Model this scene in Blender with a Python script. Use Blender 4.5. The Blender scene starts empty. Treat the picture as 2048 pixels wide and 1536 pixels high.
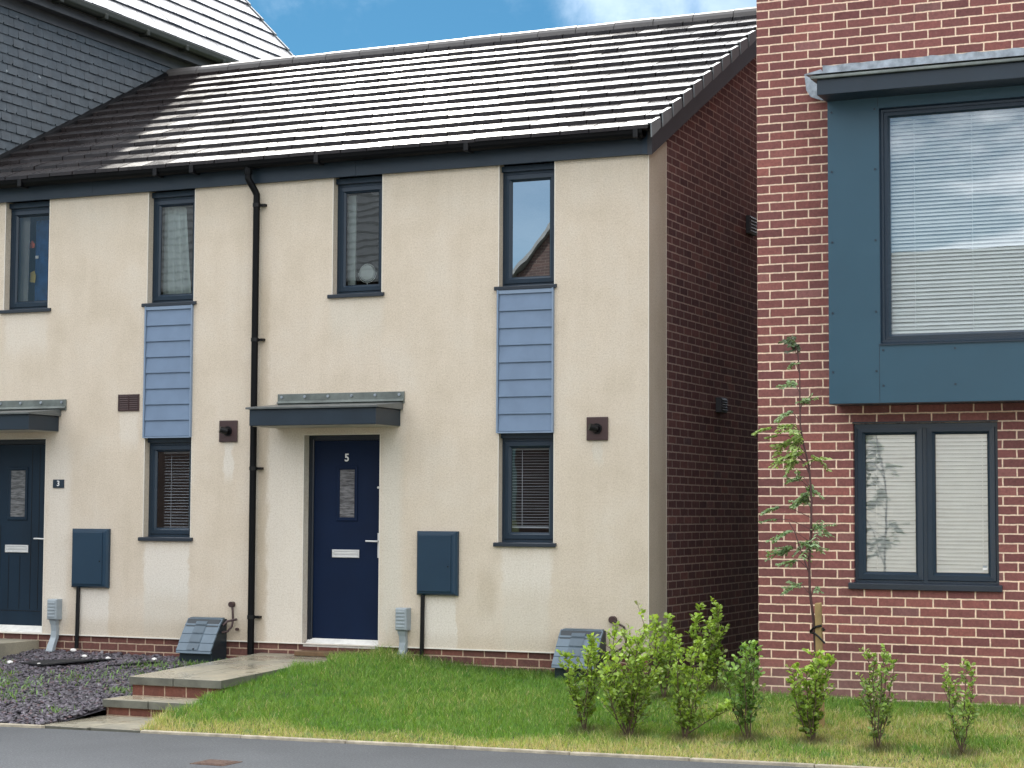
import bpy, bmesh, math, random
import numpy as np
from mathutils import Vector, Matrix
R_ = math.radians
random.seed(7)
rng = np.random.default_rng(7)
sc = bpy.context.scene
col = sc.collection

# ------------------------------------------------------------------ helpers
def lin(r, g, b):
    f = lambda c: (c/255/12.92) if c/255 <= .04045 else ((c/255+.055)/1.055)**2.4
    return (f(r), f(g), f(b), 1)

class MB:
    """collects polygons in world coordinates; build() links them as ONE mesh object"""
    def __init__(s): s.v = []; s.f = []
    def add(s, vs, fs):
        o = len(s.v); s.v += [tuple(p) for p in vs]; s.f += [tuple(i+o for i in f) for f in fs]; return s
    def box(s, x0, x1, y0, y1, z0, z1):
        return s.add([(x0,y0,z0),(x1,y0,z0),(x1,y1,z0),(x0,y1,z0),(x0,y0,z1),(x1,y0,z1),(x1,y1,z1),(x0,y1,z1)],
                     [(0,3,2,1),(4,5,6,7),(0,1,5,4),(1,2,6,5),(2,3,7,6),(3,0,4,7)])
    def hexa(s, p):   # 8 corners, order as box
        return s.add(p, [(0,3,2,1),(4,5,6,7),(0,1,5,4),(1,2,6,5),(2,3,7,6),(3,0,4,7)])
    def quad(s, a, b, c, d): return s.add([a,b,c,d], [(0,1,2,3)])
    def prism_x(s, prof, x0, x1):   # profile of (y,z), extruded along x
        n = len(prof)
        return s.add([(x0,y,z) for y,z in prof]+[(x1,y,z) for y,z in prof],
                     [tuple(range(n)), tuple(range(2*n-1,n-1,-1))]+[(i,i+n,(i+1)%n+n,(i+1)%n) for i in range(n)])
    def prism_z(s, prof, z0, z1):
        n = len(prof)
        return s.add([(x,y,z0) for x,y in prof]+[(x,y,z1) for x,y in prof],
                     [tuple(range(n-1,-1,-1)), tuple(range(n,2*n))]+[(i,(i+1)%n,(i+1)%n+n,i+n) for i in range(n)])
    def prism_y(s, prof, y0, y1):
        n = len(prof)
        return s.add([(x,y0,z) for x,z in prof]+[(x,y1,z) for x,z in prof],
                     [tuple(range(n)), tuple(range(2*n-1,n-1,-1))]+[(i,i+n,(i+1)%n+n,(i+1)%n) for i in range(n)])
    def loft(s, x0, x1, z0, z1, prof, cap=False):  # prof: (inset, y); rings round a rectangle facing -y
        o = len(s.v)
        for d, y in prof:
            s.v += [(x0+d,y,z0+d),(x1-d,y,z0+d),(x1-d,y,z1-d),(x0+d,y,z1-d)]
        for k in range(len(prof)-1):
            a = o+4*k
            for i in range(4):
                j = (i+1) % 4
                s.f.append((a+i, a+j, a+4+j, a+4+i))
        if cap:
            a = o+4*(len(prof)-1); s.f.append((a, a+1, a+2, a+3))
        return s
    def tube(s, path, r, n=10, r1=None):
        path = [Vector(p) for p in path]; o = len(s.v); m = len(path)
        up = Vector((0,0,1)); prev = None
        for k, p in enumerate(path):
            d = ((path[k+1]-p) if k < m-1 else (p-path[k-1])).normalized()
            if 0 < k < m-1: d = ((path[k+1]-p).normalized()+(p-path[k-1]).normalized()).normalized()
            if prev is None:
                a = d.orthogonal().normalized()
            else:
                a = (prev-d*prev.dot(d)).normalized()
            prev = a; b = d.cross(a)
            rr = r if r1 is None else r+(r1-r)*k/(m-1)
            for i in range(n):
                t = 2*math.pi*i/n
                s.v.append(tuple(p+a*rr*math.cos(t)+b*rr*math.sin(t)))
        for k in range(m-1):
            for i in range(n):
                s.f.append((o+k*n+i, o+k*n+(i+1)%n, o+(k+1)*n+(i+1)%n, o+(k+1)*n+i))
        s.f.append(tuple(o+i for i in range(n-1,-1,-1))); s.f.append(tuple(o+(m-1)*n+i for i in range(n)))
        return s
    def build(s, name, m, parent=None, bevel=0, smooth=False, fixn=True, m2=None, nf=None):
        root = parent
        while root is not None and root.parent: root = root.parent
        L = Vector(root.location) if root else Vector((0,0,0))
        me = bpy.data.meshes.new(name)
        me.from_pydata([tuple(Vector(p)-L) for p in s.v], [], s.f)
        if fixn:
            b = bmesh.new(); b.from_mesh(me); bmesh.ops.recalc_face_normals(b, faces=b.faces); b.to_mesh(me); b.free()
        o = bpy.data.objects.new(name, me); col.objects.link(o)
        if m: me.materials.append(m)
        if m2:
            me.materials.append(m2)
            for p in me.polygons[nf:]: p.material_index = 1
        if parent: o.parent = parent
        if smooth:
            for p in me.polygons: p.use_smooth = True
        if bevel:
            md = o.modifiers.new('bevel', 'BEVEL'); md.width = bevel; md.segments = 2; md.limit_method = 'ANGLE'
        return o

def np_mesh(name, V, F, m, parent=None, colors=None, smooth=False, loc=(0,0,0)):
    """V (n,3), F (k,4) or (k,3) arrays"""
    me = bpy.data.meshes.new(name)
    V = np.asarray(V, dtype=np.float32)-np.asarray(loc, dtype=np.float32); F = np.asarray(F, dtype=np.int32)
    me.vertices.add(len(V)); me.vertices.foreach_set('co', V.ravel())
    k = F.shape[1]; me.loops.add(F.size); me.loops.foreach_set('vertex_index', F.ravel())
    me.polygons.add(len(F)); me.polygons.foreach_set('loop_start', np.arange(0, F.size, k, dtype=np.int32))
    me.polygons.foreach_set('loop_total', np.full(len(F), k, dtype=np.int32))
    if smooth: me.polygons.foreach_set('use_smooth', np.ones(len(F), dtype=bool))
    me.update(calc_edges=True)
    if colors is not None:
        a = me.color_attributes.new('tint', 'FLOAT_COLOR', 'POINT')
        a.data.foreach_set('color', np.asarray(colors, dtype=np.float32).ravel())
    o = bpy.data.objects.new(name, me); col.objects.link(o)
    if m: me.materials.append(m)
    if parent: o.parent = parent
    return o

def tag(o, label=None, cat=None, group=None, kind=None):
    if label: o['label'] = label
    if cat: o['category'] = cat
    if group: o['group'] = group
    if kind: o['kind'] = kind
    return o
def thing(name, label, cat, loc, group=None):
    o = bpy.data.objects.new(name, None); col.objects.link(o); o.location = loc
    o.empty_display_size = .2
    return tag(o, label, cat, group)

# ------------------------------------------------------------------ materials
def newmat(name):
    m = bpy.data.materials.new(name); m.use_nodes = True
    return m, m.node_tree.nodes, m.node_tree.links, m.node_tree.nodes['Principled BSDF']
def N(nt, t, **kw):
    n = nt.new(t)
    for k, v in kw.items():
        if k.startswith('i_'): n.inputs[k[2:].replace('_',' ')].default_value = v
        else: setattr(n, k, v)
    return n
def ramp(nt, pts):
    r = nt.new('ShaderNodeValToRGB'); e = r.color_ramp.elements
    while len(e) < len(pts): e.new(.5)
    for i, (p, c) in enumerate(pts): e[i].position = p; e[i].color = c
    return r
def mixc(nt, ln, fac, a, b, mode='MIX'):
    n = nt.new('ShaderNodeMix'); n.data_type = 'RGBA'; n.blend_type = mode
    for s, v in ((n.inputs[0], fac), (n.inputs[6], a), (n.inputs[7], b)):
        if isinstance(v, bpy.types.NodeSocket): ln.new(v, s)
        else: s.default_value = v
    return n.outputs[2]
def math_(nt, ln, op, a, b=0, c=0, clamp=False):
    n = nt.new('ShaderNodeMath'); n.operation = op; n.use_clamp = clamp
    for i, v in enumerate((a, b, c)):
        if isinstance(v, bpy.types.NodeSocket): ln.new(v, n.inputs[i])
        else: n.inputs[i].default_value = v
    return n.outputs[0]
def noise(nt, ln, scale, detail=4, rough=.55, vec=None, dist=0):
    n = nt.new('ShaderNodeTexNoise'); n.inputs['Scale'].default_value = scale
    n.inputs['Detail'].default_value = detail; n.inputs['Roughness'].default_value = rough
    n.inputs['Distortion'].default_value = dist
    if vec is None:
        g = nt.new('ShaderNodeNewGeometry'); vec = g.outputs['Position']
    ln.new(vec, n.inputs['Vector']); return n.outputs['Fac']
def worldpos(nt, ln, scale=(1,1,1)):
    g = nt.new('ShaderNodeNewGeometry'); m = nt.new('ShaderNodeMapping'); m.inputs['Scale'].default_value = scale
    ln.new(g.outputs['Position'], m.inputs['Vector']); return m.outputs['Vector']
def bump(nt, ln, p, h, strength=.3, dist=.01, prev=None):
    b = nt.new('ShaderNodeBump'); b.inputs['Strength'].default_value = strength; b.inputs['Distance'].default_value = dist
    ln.new(h, b.inputs['Height'])
    if prev: ln.new(prev, b.inputs['Normal'])
    ln.new(b.outputs['Normal'], p.inputs['Normal']); return b.outputs['Normal']

def plain(name, c, rough=.5, var=.12, nscale=6, bscale=60, bstr=.15, bdist=.002, metal=0, spec=.5, streak=False):
    m, nt, ln, p = newmat(name)
    vec = worldpos(nt, ln, (1,1,.25) if streak else (1,1,1))
    n = noise(nt, ln, nscale, 5, .6, vec)
    lo = tuple(x*(1-var) for x in c[:3])+(1,); hi = tuple(min(1, x*(1+var)) for x in c[:3])+(1,)
    r = ramp(nt, [(.3, lo), (.7, hi)]); ln.new(n, r.inputs[0]); ln.new(r.outputs[0], p.inputs['Base Color'])
    p.inputs['Roughness'].default_value = rough; p.inputs['Metallic'].default_value = metal
    p.inputs['Specular IOR Level'].default_value = spec
    rr = math_(nt, ln, 'MULTIPLY_ADD', n, .25*rough, rough*.87); ln.new(rr, p.inputs['Roughness'])
    if bstr: bump(nt, ln, p, noise(nt, ln, bscale, 3, .6), bstr, bdist)
    return m

def brick(name, axis, x0, z0, w, h, c1, c2, cm, salt=.08):
    m, nt, ln, p = newmat(name)
    g = nt.new('ShaderNodeNewGeometry'); s = nt.new('ShaderNodeSeparateXYZ'); ln.new(g.outputs['Position'], s.inputs[0])
    cb = nt.new('ShaderNodeCombineXYZ')
    # slightly uneven laying
    wob = noise(nt, ln, 9, 2, .5); wob2 = noise(nt, ln, 14, 2, .5, worldpos(nt, ln, (1,1.3,1)))
    u = math_(nt, ln, 'SUBTRACT', s.outputs[axis], x0); u = math_(nt, ln, 'MULTIPLY_ADD', wob, .012, math_(nt, ln, 'SUBTRACT', u, .006))
    v = math_(nt, ln, 'SUBTRACT', s.outputs[2], z0); v = math_(nt, ln, 'MULTIPLY_ADD', wob2, .009, math_(nt, ln, 'SUBTRACT', v, .0045))
    ln.new(u, cb.inputs[0]); ln.new(v, cb.inputs[1])
    b = nt.new('ShaderNodeTexBrick'); ln.new(cb.outputs[0], b.inputs['Vector'])
    b.inputs['Scale'].default_value = 1; b.inputs['Brick Width'].default_value = w; b.inputs['Row Height'].default_value = h
    b.inputs['Mortar Size'].default_value = .0069; b.inputs['Mortar Smooth'].default_value = .25; b.inputs['Bias'].default_value = -.1
    b.inputs['Color1'].default_value = c1; b.inputs['Color2'].default_value = c2; b.inputs['Mortar'].default_value = cm
    row = math_(nt, ln, 'FLOOR', math_(nt, ln, 'DIVIDE', v, h)); even = math_(nt, ln, 'SUBTRACT', 1, math_(nt, ln, 'PINGPONG', row, 1))
    cl_ = math_(nt, ln, 'FLOOR', math_(nt, ln, 'DIVIDE', math_(nt, ln, 'MULTIPLY_ADD', even, w/2, u), w))
    ci = nt.new('ShaderNodeCombineXYZ'); ln.new(row, ci.inputs[0]); ln.new(cl_, ci.inputs[1])
    wn = nt.new('ShaderNodeTexWhiteNoise'); wn.noise_dimensions = '2D'; ln.new(ci.outputs[0], wn.inputs['Vector'])
    rv = ramp(nt, [(0, (.78,.75,.8,1)), (.1, (.87,.86,.89,1)), (.5, (1,1,1,1)), (.85, (1.12,1.05,1.02,1)), (.93, (1.3,1.22,1.15,1)), (1, (1.05,1.25,1.3,1))]); ln.new(wn.outputs['Value'], rv.inputs[0])
    inbrick = math_(nt, ln, 'SUBTRACT', 1, b.outputs['Fac'])
    # blotches inside bricks, pale efflorescence
    n1 = noise(nt, ln, 45, 5, .7); r1 = ramp(nt, [(.3, (.78,.78,.8,1)), (.7, (1.18,1.14,1.12,1))]); ln.new(n1, r1.inputs[0])
    c = mixc(nt, ln, 1, b.outputs['Color'], r1.outputs[0], 'MULTIPLY')
    c = mixc(nt, ln, inbrick, c, mixc(nt, ln, 1, c, rv.outputs[0], 'MULTIPLY'))
    n2 = noise(nt, ln, 5, 6, .75); r2 = ramp(nt, [(.64, (0,0,0,1)), (.76, (1,1,1,1))]); ln.new(n2, r2.inputs[0])
    c = mixc(nt, ln, math_(nt, ln, 'MULTIPLY', r2.outputs[0], .28), c, (.5,.42,.38,1))
    n3 = noise(nt, ln, .9, 4, .6); r3 = ramp(nt, [(.3, (.86,.86,.88,1)), (.7, (1.1,1.08,1.06,1))]); ln.new(n3, r3.inputs[0])
    c = mixc(nt, ln, 1, c, r3.outputs[0], 'MULTIPLY')
    # salts drawn up near the ground
    low = nt.new('ShaderNodeMapRange'); low.interpolation_type = 'SMOOTHSTEP'; ln.new(s.outputs[2], low.inputs[0]); low.inputs[1].default_value = .18; low.inputs[2].default_value = -.2
    c = mixc(nt, ln, math_(nt, ln, 'MULTIPLY', low.outputs[0], math_(nt, ln, 'MULTIPLY', noise(nt, ln, 6, 6, .7), salt)), c, (.42,.33,.29,1))
    # smears of mortar over brick faces
    sm = noise(nt, ln, 16, 6, .8); rsm = ramp(nt, [(.66,(0,0,0,1)),(.78,(1,1,1,1))]); ln.new(sm, rsm.inputs[0])
    c = mixc(nt, ln, math_(nt, ln, 'MULTIPLY', rsm.outputs[0], .45), c, cm)
    mn = noise(nt, ln, 26, 4, .7); rmn = ramp(nt, [(.3,(.8,.8,.8,1)),(.7,(1.05,1.05,1.05,1))]); ln.new(mn, rmn.inputs[0]); c = mixc(nt, ln, 1, c, rmn.outputs[0], 'MULTIPLY')
    ln.new(c, p.inputs['Base Color']); p.inputs['Roughness'].default_value = .82; p.inputs['Specular IOR Level'].default_value = .25
    hh = math_(nt, ln, 'SUBTRACT', 1, b.outputs['Fac'])
    hh = math_(nt, ln, 'MULTIPLY_ADD', n1, .35, hh)
    bump(nt, ln, p, hh, .7, .006)
    return m

def glass(name, fac, tint=(.8,.86,.86,1), wav=.012):
    m = bpy.data.materials.new(name); m.use_nodes = True; nt = m.node_tree.nodes; ln = m.node_tree.links
    nt.remove(nt['Principled BSDF'])
    out = nt['Material Output']; t = nt.new('ShaderNodeBsdfTransparent'); t.inputs[0].default_value = tint
    g = nt.new('ShaderNodeBsdfGlossy'); g.inputs['Roughness'].default_value = .0; g.inputs[0].default_value = (.94,.97,1,1)
    bb = nt.new('ShaderNodeBump'); bb.inputs['Strength'].default_value = .25; bb.inputs['Distance'].default_value = wav
    ln.new(noise(nt, ln, 3.2, 1.5, .4, worldpos(nt, ln, (1,1,.9))), bb.inputs['Height']); ln.new(bb.outputs[0], g.inputs['Normal'])
    fr = nt.new('ShaderNodeFresnel'); fr.inputs[0].default_value = 1.5
    f = math_(nt, ln, 'MULTIPLY_ADD', fr.outputs[0], 1.0, fac-.04, clamp=True)
    mx = nt.new('ShaderNodeMixShader'); ln.new(f, mx.inputs[0]); ln.new(t.outputs[0], mx.inputs[1]); ln.new(g.outputs[0], mx.inputs[2])
    ln.new(mx.outputs[0], out.inputs[0])
    return m

def render_mat():
    """through-coloured render: grain, blotches, and washed / stained patches of fixed shape"""
    m, nt, ln, p = newmat('render_finish')
    g = nt.new('ShaderNodeNewGeometry'); s = nt.new('ShaderNodeSeparateXYZ'); ln.new(g.outputs['Position'], s.inputs[0])
    X, Z = s.outputs[0], s.outputs[2]
    n = noise(nt, ln, 1.7, 6, .62); r = ramp(nt, [(.3, (.64,.56,.45,1)), (.5, (.70,.617,.508,1)), (.75, (.725,.66,.565,1))]); ln.new(n, r.inputs[0])
    c = r.outputs[0]
    # vertical faint streaks
    st = noise(nt, ln, 7, 5, .65, worldpos(nt, ln, (1,1,.12)))
    rs = ramp(nt, [(.35, (.97,.965,.955,1)), (.65, (1.02,1.02,1.02,1))]); ln.new(st, rs.inputs[0])
    c = mixc(nt, ln, .8, c, rs.outputs[0], 'MULTIPLY')
    ragged = noise(nt, ln, 11, 5, .7, worldpos(nt, ln, (1,1,.45)))
    rag2 = noise(nt, ln, 30, 4, .7, worldpos(nt, ln, (1,1,.12)))
    def patch(x0, x1, z0, z1, colr, amount, soft=.03, softz=.12, streaky=.5):
        def edge(v, a, b, sf):
            e1 = nt.new('ShaderNodeMapRange'); e1.interpolation_type = 'SMOOTHSTEP'
            ln.new(v, e1.inputs[0]); e1.inputs[1].default_value = a-sf; e1.inputs[2].default_value = a+sf
            e2 = nt.new('ShaderNodeMapRange'); e2.interpolation_type = 'SMOOTHSTEP'
            ln.new(v, e2.inputs[0]); e2.inputs[1].default_value = b+sf; e2.inputs[2].default_value = b-sf
            return math_(nt, ln, 'MULTIPLY', e1.outputs[0], e2.outputs[0])
        xx = math_(nt, ln, 'MULTIPLY_ADD', ragged, .16, math_(nt, ln, 'SUBTRACT', X, .08))
        zz = math_(nt, ln, 'MULTIPLY_ADD', rag2, .5*softz*4, math_(nt, ln, 'SUBTRACT', Z, softz))
        f = math_(nt, ln, 'MULTIPLY', edge(xx, x0, x1, soft), edge(zz, z0, z1, softz))
        f = math_(nt, ln, 'MULTIPLY', f, math_(nt, ln, 'MULTIPLY_ADD', rag2, streaky, 1-streaky*.6))
        return math_(nt, ln, 'MULTIPLY', f, amount, clamp=True), colr
    pale = (.79,.75,.68,1); paleg = (.68,.66,.59,1); tan = (.5,.415,.30,1)
    P = [patch(-5.47,-4.93,.42,.93,pale,.85,.02,.1,.3), patch(-5.47,-4.93,-.1,.55,paleg,.45,.03,.2),
         patch(-1.46,-.96,.55,.93,pale,.7,.03,.13,.6), patch(-1.44,-.98,-.1,.6,paleg,.35,.04,.2),
         patch(-6.3,-5.9,-.1,.47,pale,.8,.015,.06,.25), patch(-2.27,-1.93,-.1,.47,pale,.8,.012,.08,.3),
         patch(-4.03,-3.61,-.1,2.05,pale,.62,.05,.2,.7), patch(-2.75,-2.52,.1,2.05,paleg,.6,.07,.2,.5),
         patch(-6.72,-6.42,.0,1.95,pale,.6,.07,.2,.5), patch(-7.3,-6.75,2.95,3.36,pale,.4,.04,.15,.5),
         patch(-4.53,-4.43,1.6,1.97,pale,.75,.012,.09,.3), patch(-.55,-.45,1.75,1.94,paleg,.5,.012,.09,.5),
         patch(-5.8,-5.58,1.95,2.3,pale,.45,.012,.12,.9), patch(-3.33,-2.75,3.0,3.37,paleg,.4,.05,.2,.5),
         patch(-4.13,-4.02,-.1,3.6,tan,.5,.03,.3,.8), patch(-4.7,-4.24,-.1,.25,tan,.4,.06,.12,.5),
         patch(-2.25,-1.9,-.05,.06,tan,.0,.03,.05), patch(-6.5,-4.2,-.05,.16,tan,.4,.05,.08,.6),
         patch(-2.7,0,-.05,.12,tan,.3,.05,.07,.6), patch(-1.7,-1.53,.3,.75,tan,.45,.05,.12,.5)]
    for f, cc in P: c = mixc(nt, ln, f, c, cc)
    # ragged darker colour along under the eaves
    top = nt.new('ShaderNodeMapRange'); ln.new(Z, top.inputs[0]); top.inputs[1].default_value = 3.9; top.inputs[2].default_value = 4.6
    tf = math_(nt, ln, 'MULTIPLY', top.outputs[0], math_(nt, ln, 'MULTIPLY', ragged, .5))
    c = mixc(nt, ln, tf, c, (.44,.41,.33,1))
    gr = noise(nt, ln, 230, 3, .7); rg = ramp(nt, [(.3, (.7,.69,.67,1)), (.7, (1.13,1.13,1.13,1))]); ln.new(gr, rg.inputs[0])
    c = mixc(nt, ln, 1, c, rg.outputs[0], 'MULTIPLY')
    g2 = noise(nt, ln, 60, 4, .75); rg2 = ramp(nt, [(.25, (.8,.77,.73,1)), (.55, (1.04,1.04,1.04,1))]); ln.new(g2, rg2.inputs[0])
    c = mixc(nt, ln, 1, c, rg2.outputs[0], 'MULTIPLY')
    ln.new(c, p.inputs['Base Color']); p.inputs['Roughness'].default_value = .9; p.inputs['Specular IOR Level'].default_value = .2
    hb = math_(nt, ln, 'MULTIPLY_ADD', noise(nt, ln, 55, 4, .7), .8, gr)
    nn = bump(nt, ln, p, hb, .55, .006)
    return m

def roof_mat(name, c, rough=.2, ax=(0,.29,.225,1,.295,-.2)):
    m, nt, ln, p = newmat(name)
    g = nt.new('ShaderNodeNewGeometry'); s3 = nt.new('ShaderNodeSeparateXYZ'); ln.new(g.outputs['Position'], s3.inputs[0])
    rw = math_(nt, ln, 'FLOOR', math_(nt, ln, 'DIVIDE', math_(nt, ln, 'SUBTRACT', s3.outputs[ax[3]], ax[5]), ax[4])); evn = math_(nt, ln, 'PINGPONG', rw, 1)
    cc_ = math_(nt, ln, 'FLOOR', math_(nt, ln, 'DIVIDE', math_(nt, ln, 'MULTIPLY_ADD', evn, ax[1]/2, math_(nt, ln, 'ADD', s3.outputs[ax[0]], ax[2])), ax[1]))
    ci = nt.new('ShaderNodeCombineXYZ'); ln.new(rw, ci.inputs[0]); ln.new(cc_, ci.inputs[1])
    wn = nt.new('ShaderNodeTexWhiteNoise'); wn.noise_dimensions = '2D'; ln.new(ci.outputs[0], wn.inputs['Vector'])
    n = noise(nt, ln, 3, 6, .7); r = ramp(nt, [(.3, tuple(x*.7 for x in c[:3])+(1,)), (.7, tuple(x*1.35 for x in c[:3])+(1,))]); ln.new(n, r.inputs[0])
    ln.new(r.outputs[0], p.inputs['Base Color'])
    n2 = noise(nt, ln, 14, 5, .7)
    rgh = math_(nt, ln, 'MULTIPLY_ADD', n2, .16, rough-.08)
    lich = ramp(nt, [(.6,(0,0,0,1)),(.72,(1,1,1,1))]); ln.new(noise(nt, ln, 5, 6, .75), lich.inputs[0])
    rgh = math_(nt, ln, 'MULTIPLY_ADD', lich.outputs[0], .16, rgh)
    ln.new(math_(nt, ln, 'MULTIPLY_ADD', wn.outputs['Value'], .13, rgh), p.inputs['Roughness'])
    p.inputs['Specular IOR Level'].default_value = .38
    b1 = bump(nt, ln, p, noise(nt, ln, 12, 3, .6), .25, .006)
    bump(nt, ln, p, noise(nt, ln, 120, 2, .6), .12, .002, b1)
    return m

def leafy(name, attr=True, c=(.1,.2,.03,1), trans=.45, rough=.45):
    m = bpy.data.materials.new(name); m.use_nodes = True; nt = m.node_tree.nodes; ln = m.node_tree.links
    p = nt['Principled BSDF']; out = nt['Material Output']
    if attr:
        a = nt.new('ShaderNodeVertexColor'); a.layer_name = 'tint'; cs = a.outputs[0]
    else:
        rg = nt.new('ShaderNodeRGB'); rg.outputs[0].default_value = c; cs = rg.outputs[0]
    ln.new(cs, p.inputs['Base Color']); p.inputs['Roughness'].default_value = rough
    t = nt.new('ShaderNodeBsdfTranslucent'); ln.new(mixc(nt, ln, 1, cs, (1.5,1.45,.6,1), 'MULTIPLY'), t.inputs[0])
    mx = nt.new('ShaderNodeMixShader'); mx.inputs[0].default_value = trans
    ln.new(p.outputs[0], mx.inputs[1]); ln.new(t.outputs[0], mx.inputs[2]); ln.new(mx.outputs[0], out.inputs[0])
    return m

M = {}
M['render'] = render_mat()
M['bead'] = plain('corner_bead', (.72,.68,.6,1), .6, .05)
M['reveal'] = plain('reveal_render', (.5,.47,.4,1), .85, .1, 5, 180, .3, .003)
M['brickR'] = brick('red_brick_front', 0, 2.013, .288, .2290, .0762, (.265,.108,.096,1), (.195,.084,.077,1), (.9,.7,.52,1), .4)
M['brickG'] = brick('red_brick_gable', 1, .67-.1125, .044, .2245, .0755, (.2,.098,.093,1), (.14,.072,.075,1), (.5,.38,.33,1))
M['brickP'] = brick('red_brick_plinth', 0, -6.124-.112, -.0755, .2240, .0760, (.17,.07,.055,1), (.11,.052,.045,1), (.52,.39,.28,1))
M['brickD'] = brick('red_brick_side', 1, 0, .288, .2290, .0762, (.12,.06,.055,1), (.08,.045,.043,1), (.24,.18,.15,1))  # darker brick on the unseen side wall, to cut bounced sunlight on the gable
M['brickS'] = brick('step_brick', 0, -4.06, -.352, .225, .139, (.17,.062,.042,1), (.09,.045,.037,1), (.5,.37,.26,1))
M['brickO'] = brick('red_brick_opposite', 0, 0, 0, .225, .075, (.04,.026,.024,1), (.028,.02,.019,1), (.07,.06,.055,1))
M['roof'] = roof_mat('roof_tile', (.022,.018,.018,1), .17)
M['roof2'] = roof_mat('high_roof_tile', (.022,.019,.02,1), .2, (1,.29,.15,0,.222,-7.645))
M['ridge'] = plain('ridge_tile', (.085,.08,.078,1), .55, .2)
M['cap'] = plain('verge_cap_plastic', (.17,.19,.2,1), .5, .15)
M['barge'] = plain('barge_board', (.026,.027,.033,1), .5, .1)
M['slate'] = plain('hung_slate', (.05,.066,.08,1), .5, .3, 9, 80, .3, .003)
_m = M['slate']; _nt = _m.node_tree.nodes; _ln = _m.node_tree.links; _p = _nt['Principled BSDF']; _src = _p.inputs['Base Color'].links[0].from_socket
_r = ramp(_nt, [(.70,(0,0,0,1)),(.735,(1,1,1,1))]); _ln.new(noise(_nt, _ln, 7, 4, .6), _r.inputs[0])
_ln.new(mixc(_nt, _ln, math_(_nt, _ln, 'MULTIPLY', _r.outputs[0], .7), _src, (.4,.44,.45,1)), _p.inputs['Base Color'])
M['frieze'] = plain('eaves_board', (.075,.08,.088,1), .6, .15)
M['fascia'] = plain('fascia_board', (.008,.020,.034,1), .45, .12, 5, 60, .1)
M['gutter'] = plain('gutter_plastic', (.0012,.0016,.0025,1), .5, .2, spec=.15)
M['gutterg'] = plain('mossy_gutter', (.014,.018,.012,1), .6, .4, 25)
M['frame'] = plain('grey_window_frame', (.011,.026,.045,1), .35, .08, 4, 60, .05)
M['sill'] = plain('grey_window_sill', (.016,.024,.036,1), .42, .1, 4)
M['bay'] = plain('bay_panel', (.02,.07,.108,1), .42, .06, 2, 200, .08)
M['clad'] = plain('cladding_board', (.145,.21,.31,1), .5, .08, 5)
M['cladtrim'] = plain('cladding_trim', (.2,.27,.37,1), .45, .05)
M['glassD'] = glass('window_glass_clear', .8, (.5,.56,.56,1), .0014)
M['glassC'] = glass('window_glass_rippled', .16, (.75,.82,.82,1), .0022)
M['glassE'] = glass('window_glass_ground', .09, (.85,.88,.88,1), .0018)
M['glassR'] = glass('window_glass_front', .12, (.96,.98,.98,1), .0012)
M['dark'] = plain('dark_room', (.03,.034,.038,1), .9, .2)
M['roomwall'] = plain('room_wall', (.25,.25,.24,1), .9, .05)
M['glassB'] = glass('bay_glass', .3, (.86,.9,.9,1), .0012)
M['blindw'] = plain('white_blind', (.92,.94,.92,1), .5, .05)
M['blindg'] = plain('grey_blind', (.36,.38,.42,1), .5, .1)
M['curtain'] = plain('white_curtain', (.72,.76,.75,1), .9, .06)
M['blue'] = plain('blue_cloth', (.02,.09,.25,1), .9, .3, 9)
M['orange'] = plain('orange_patch', (.75,.14,.04,1), .8)
M['yellow'] = plain('yellow_patch', (.6,.45,.1,1), .8)
M['door5'] = plain('navy_door', (.001,.009,.034,1), .55, .12, 3, 220, .3, .0012, spec=.2)
M['door3'] = plain('blue_grey_door', (.004,.017,.034,1), .5, .2, 3, 60, .2, .001, streak=True, spec=.3)
M['dframe'] = plain('dark_door_frame', (.008,.013,.022,1), .4, .1)
M['steel'] = plain('brushed_steel', (.75,.75,.74,1), .4, .06, metal=.55)
M['alu'] = plain('pale_aluminium', (.8,.79,.74,1), .4, .12, 12, metal=.1)
M['white'] = plain('white_plastic', (.8,.8,.78,1), .35, .03)
M['lead'] = plain('lead_sheet', (.3,.34,.38,1), .45, .4, 13, 40, .3, .004, metal=.35)
M['leadd'] = plain('weathered_flashing', (.13,.15,.14,1), .4, .35, 7, 50, .2)
M['cancap'] = plain('canopy_top', (.1,.11,.11,1), .35, .25, 6)
M['meter'] = plain('meter_box_grey', (.0075,.032,.062,1), .42, .08, 3)
M['tel'] = plain('pale_grey_plastic', (.3,.345,.37,1), .4, .08, 14)
M['gas'] = plain('gas_box_lid', (.10,.145,.185,1), .34, .15, 6)
M['gasl'] = plain('gas_label_panel', (.07,.105,.135,1), .4, .12)
M['gasd'] = plain('gas_box_base', (.014,.024,.032,1), .4, .15)
M['brown'] = plain('brown_plastic', (.05,.026,.026,1), .45, .15)
M['black'] = plain('black_plastic', (.004,.004,.005,1), .4, .1, spec=.3)
M['stoneg'] = None

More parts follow.
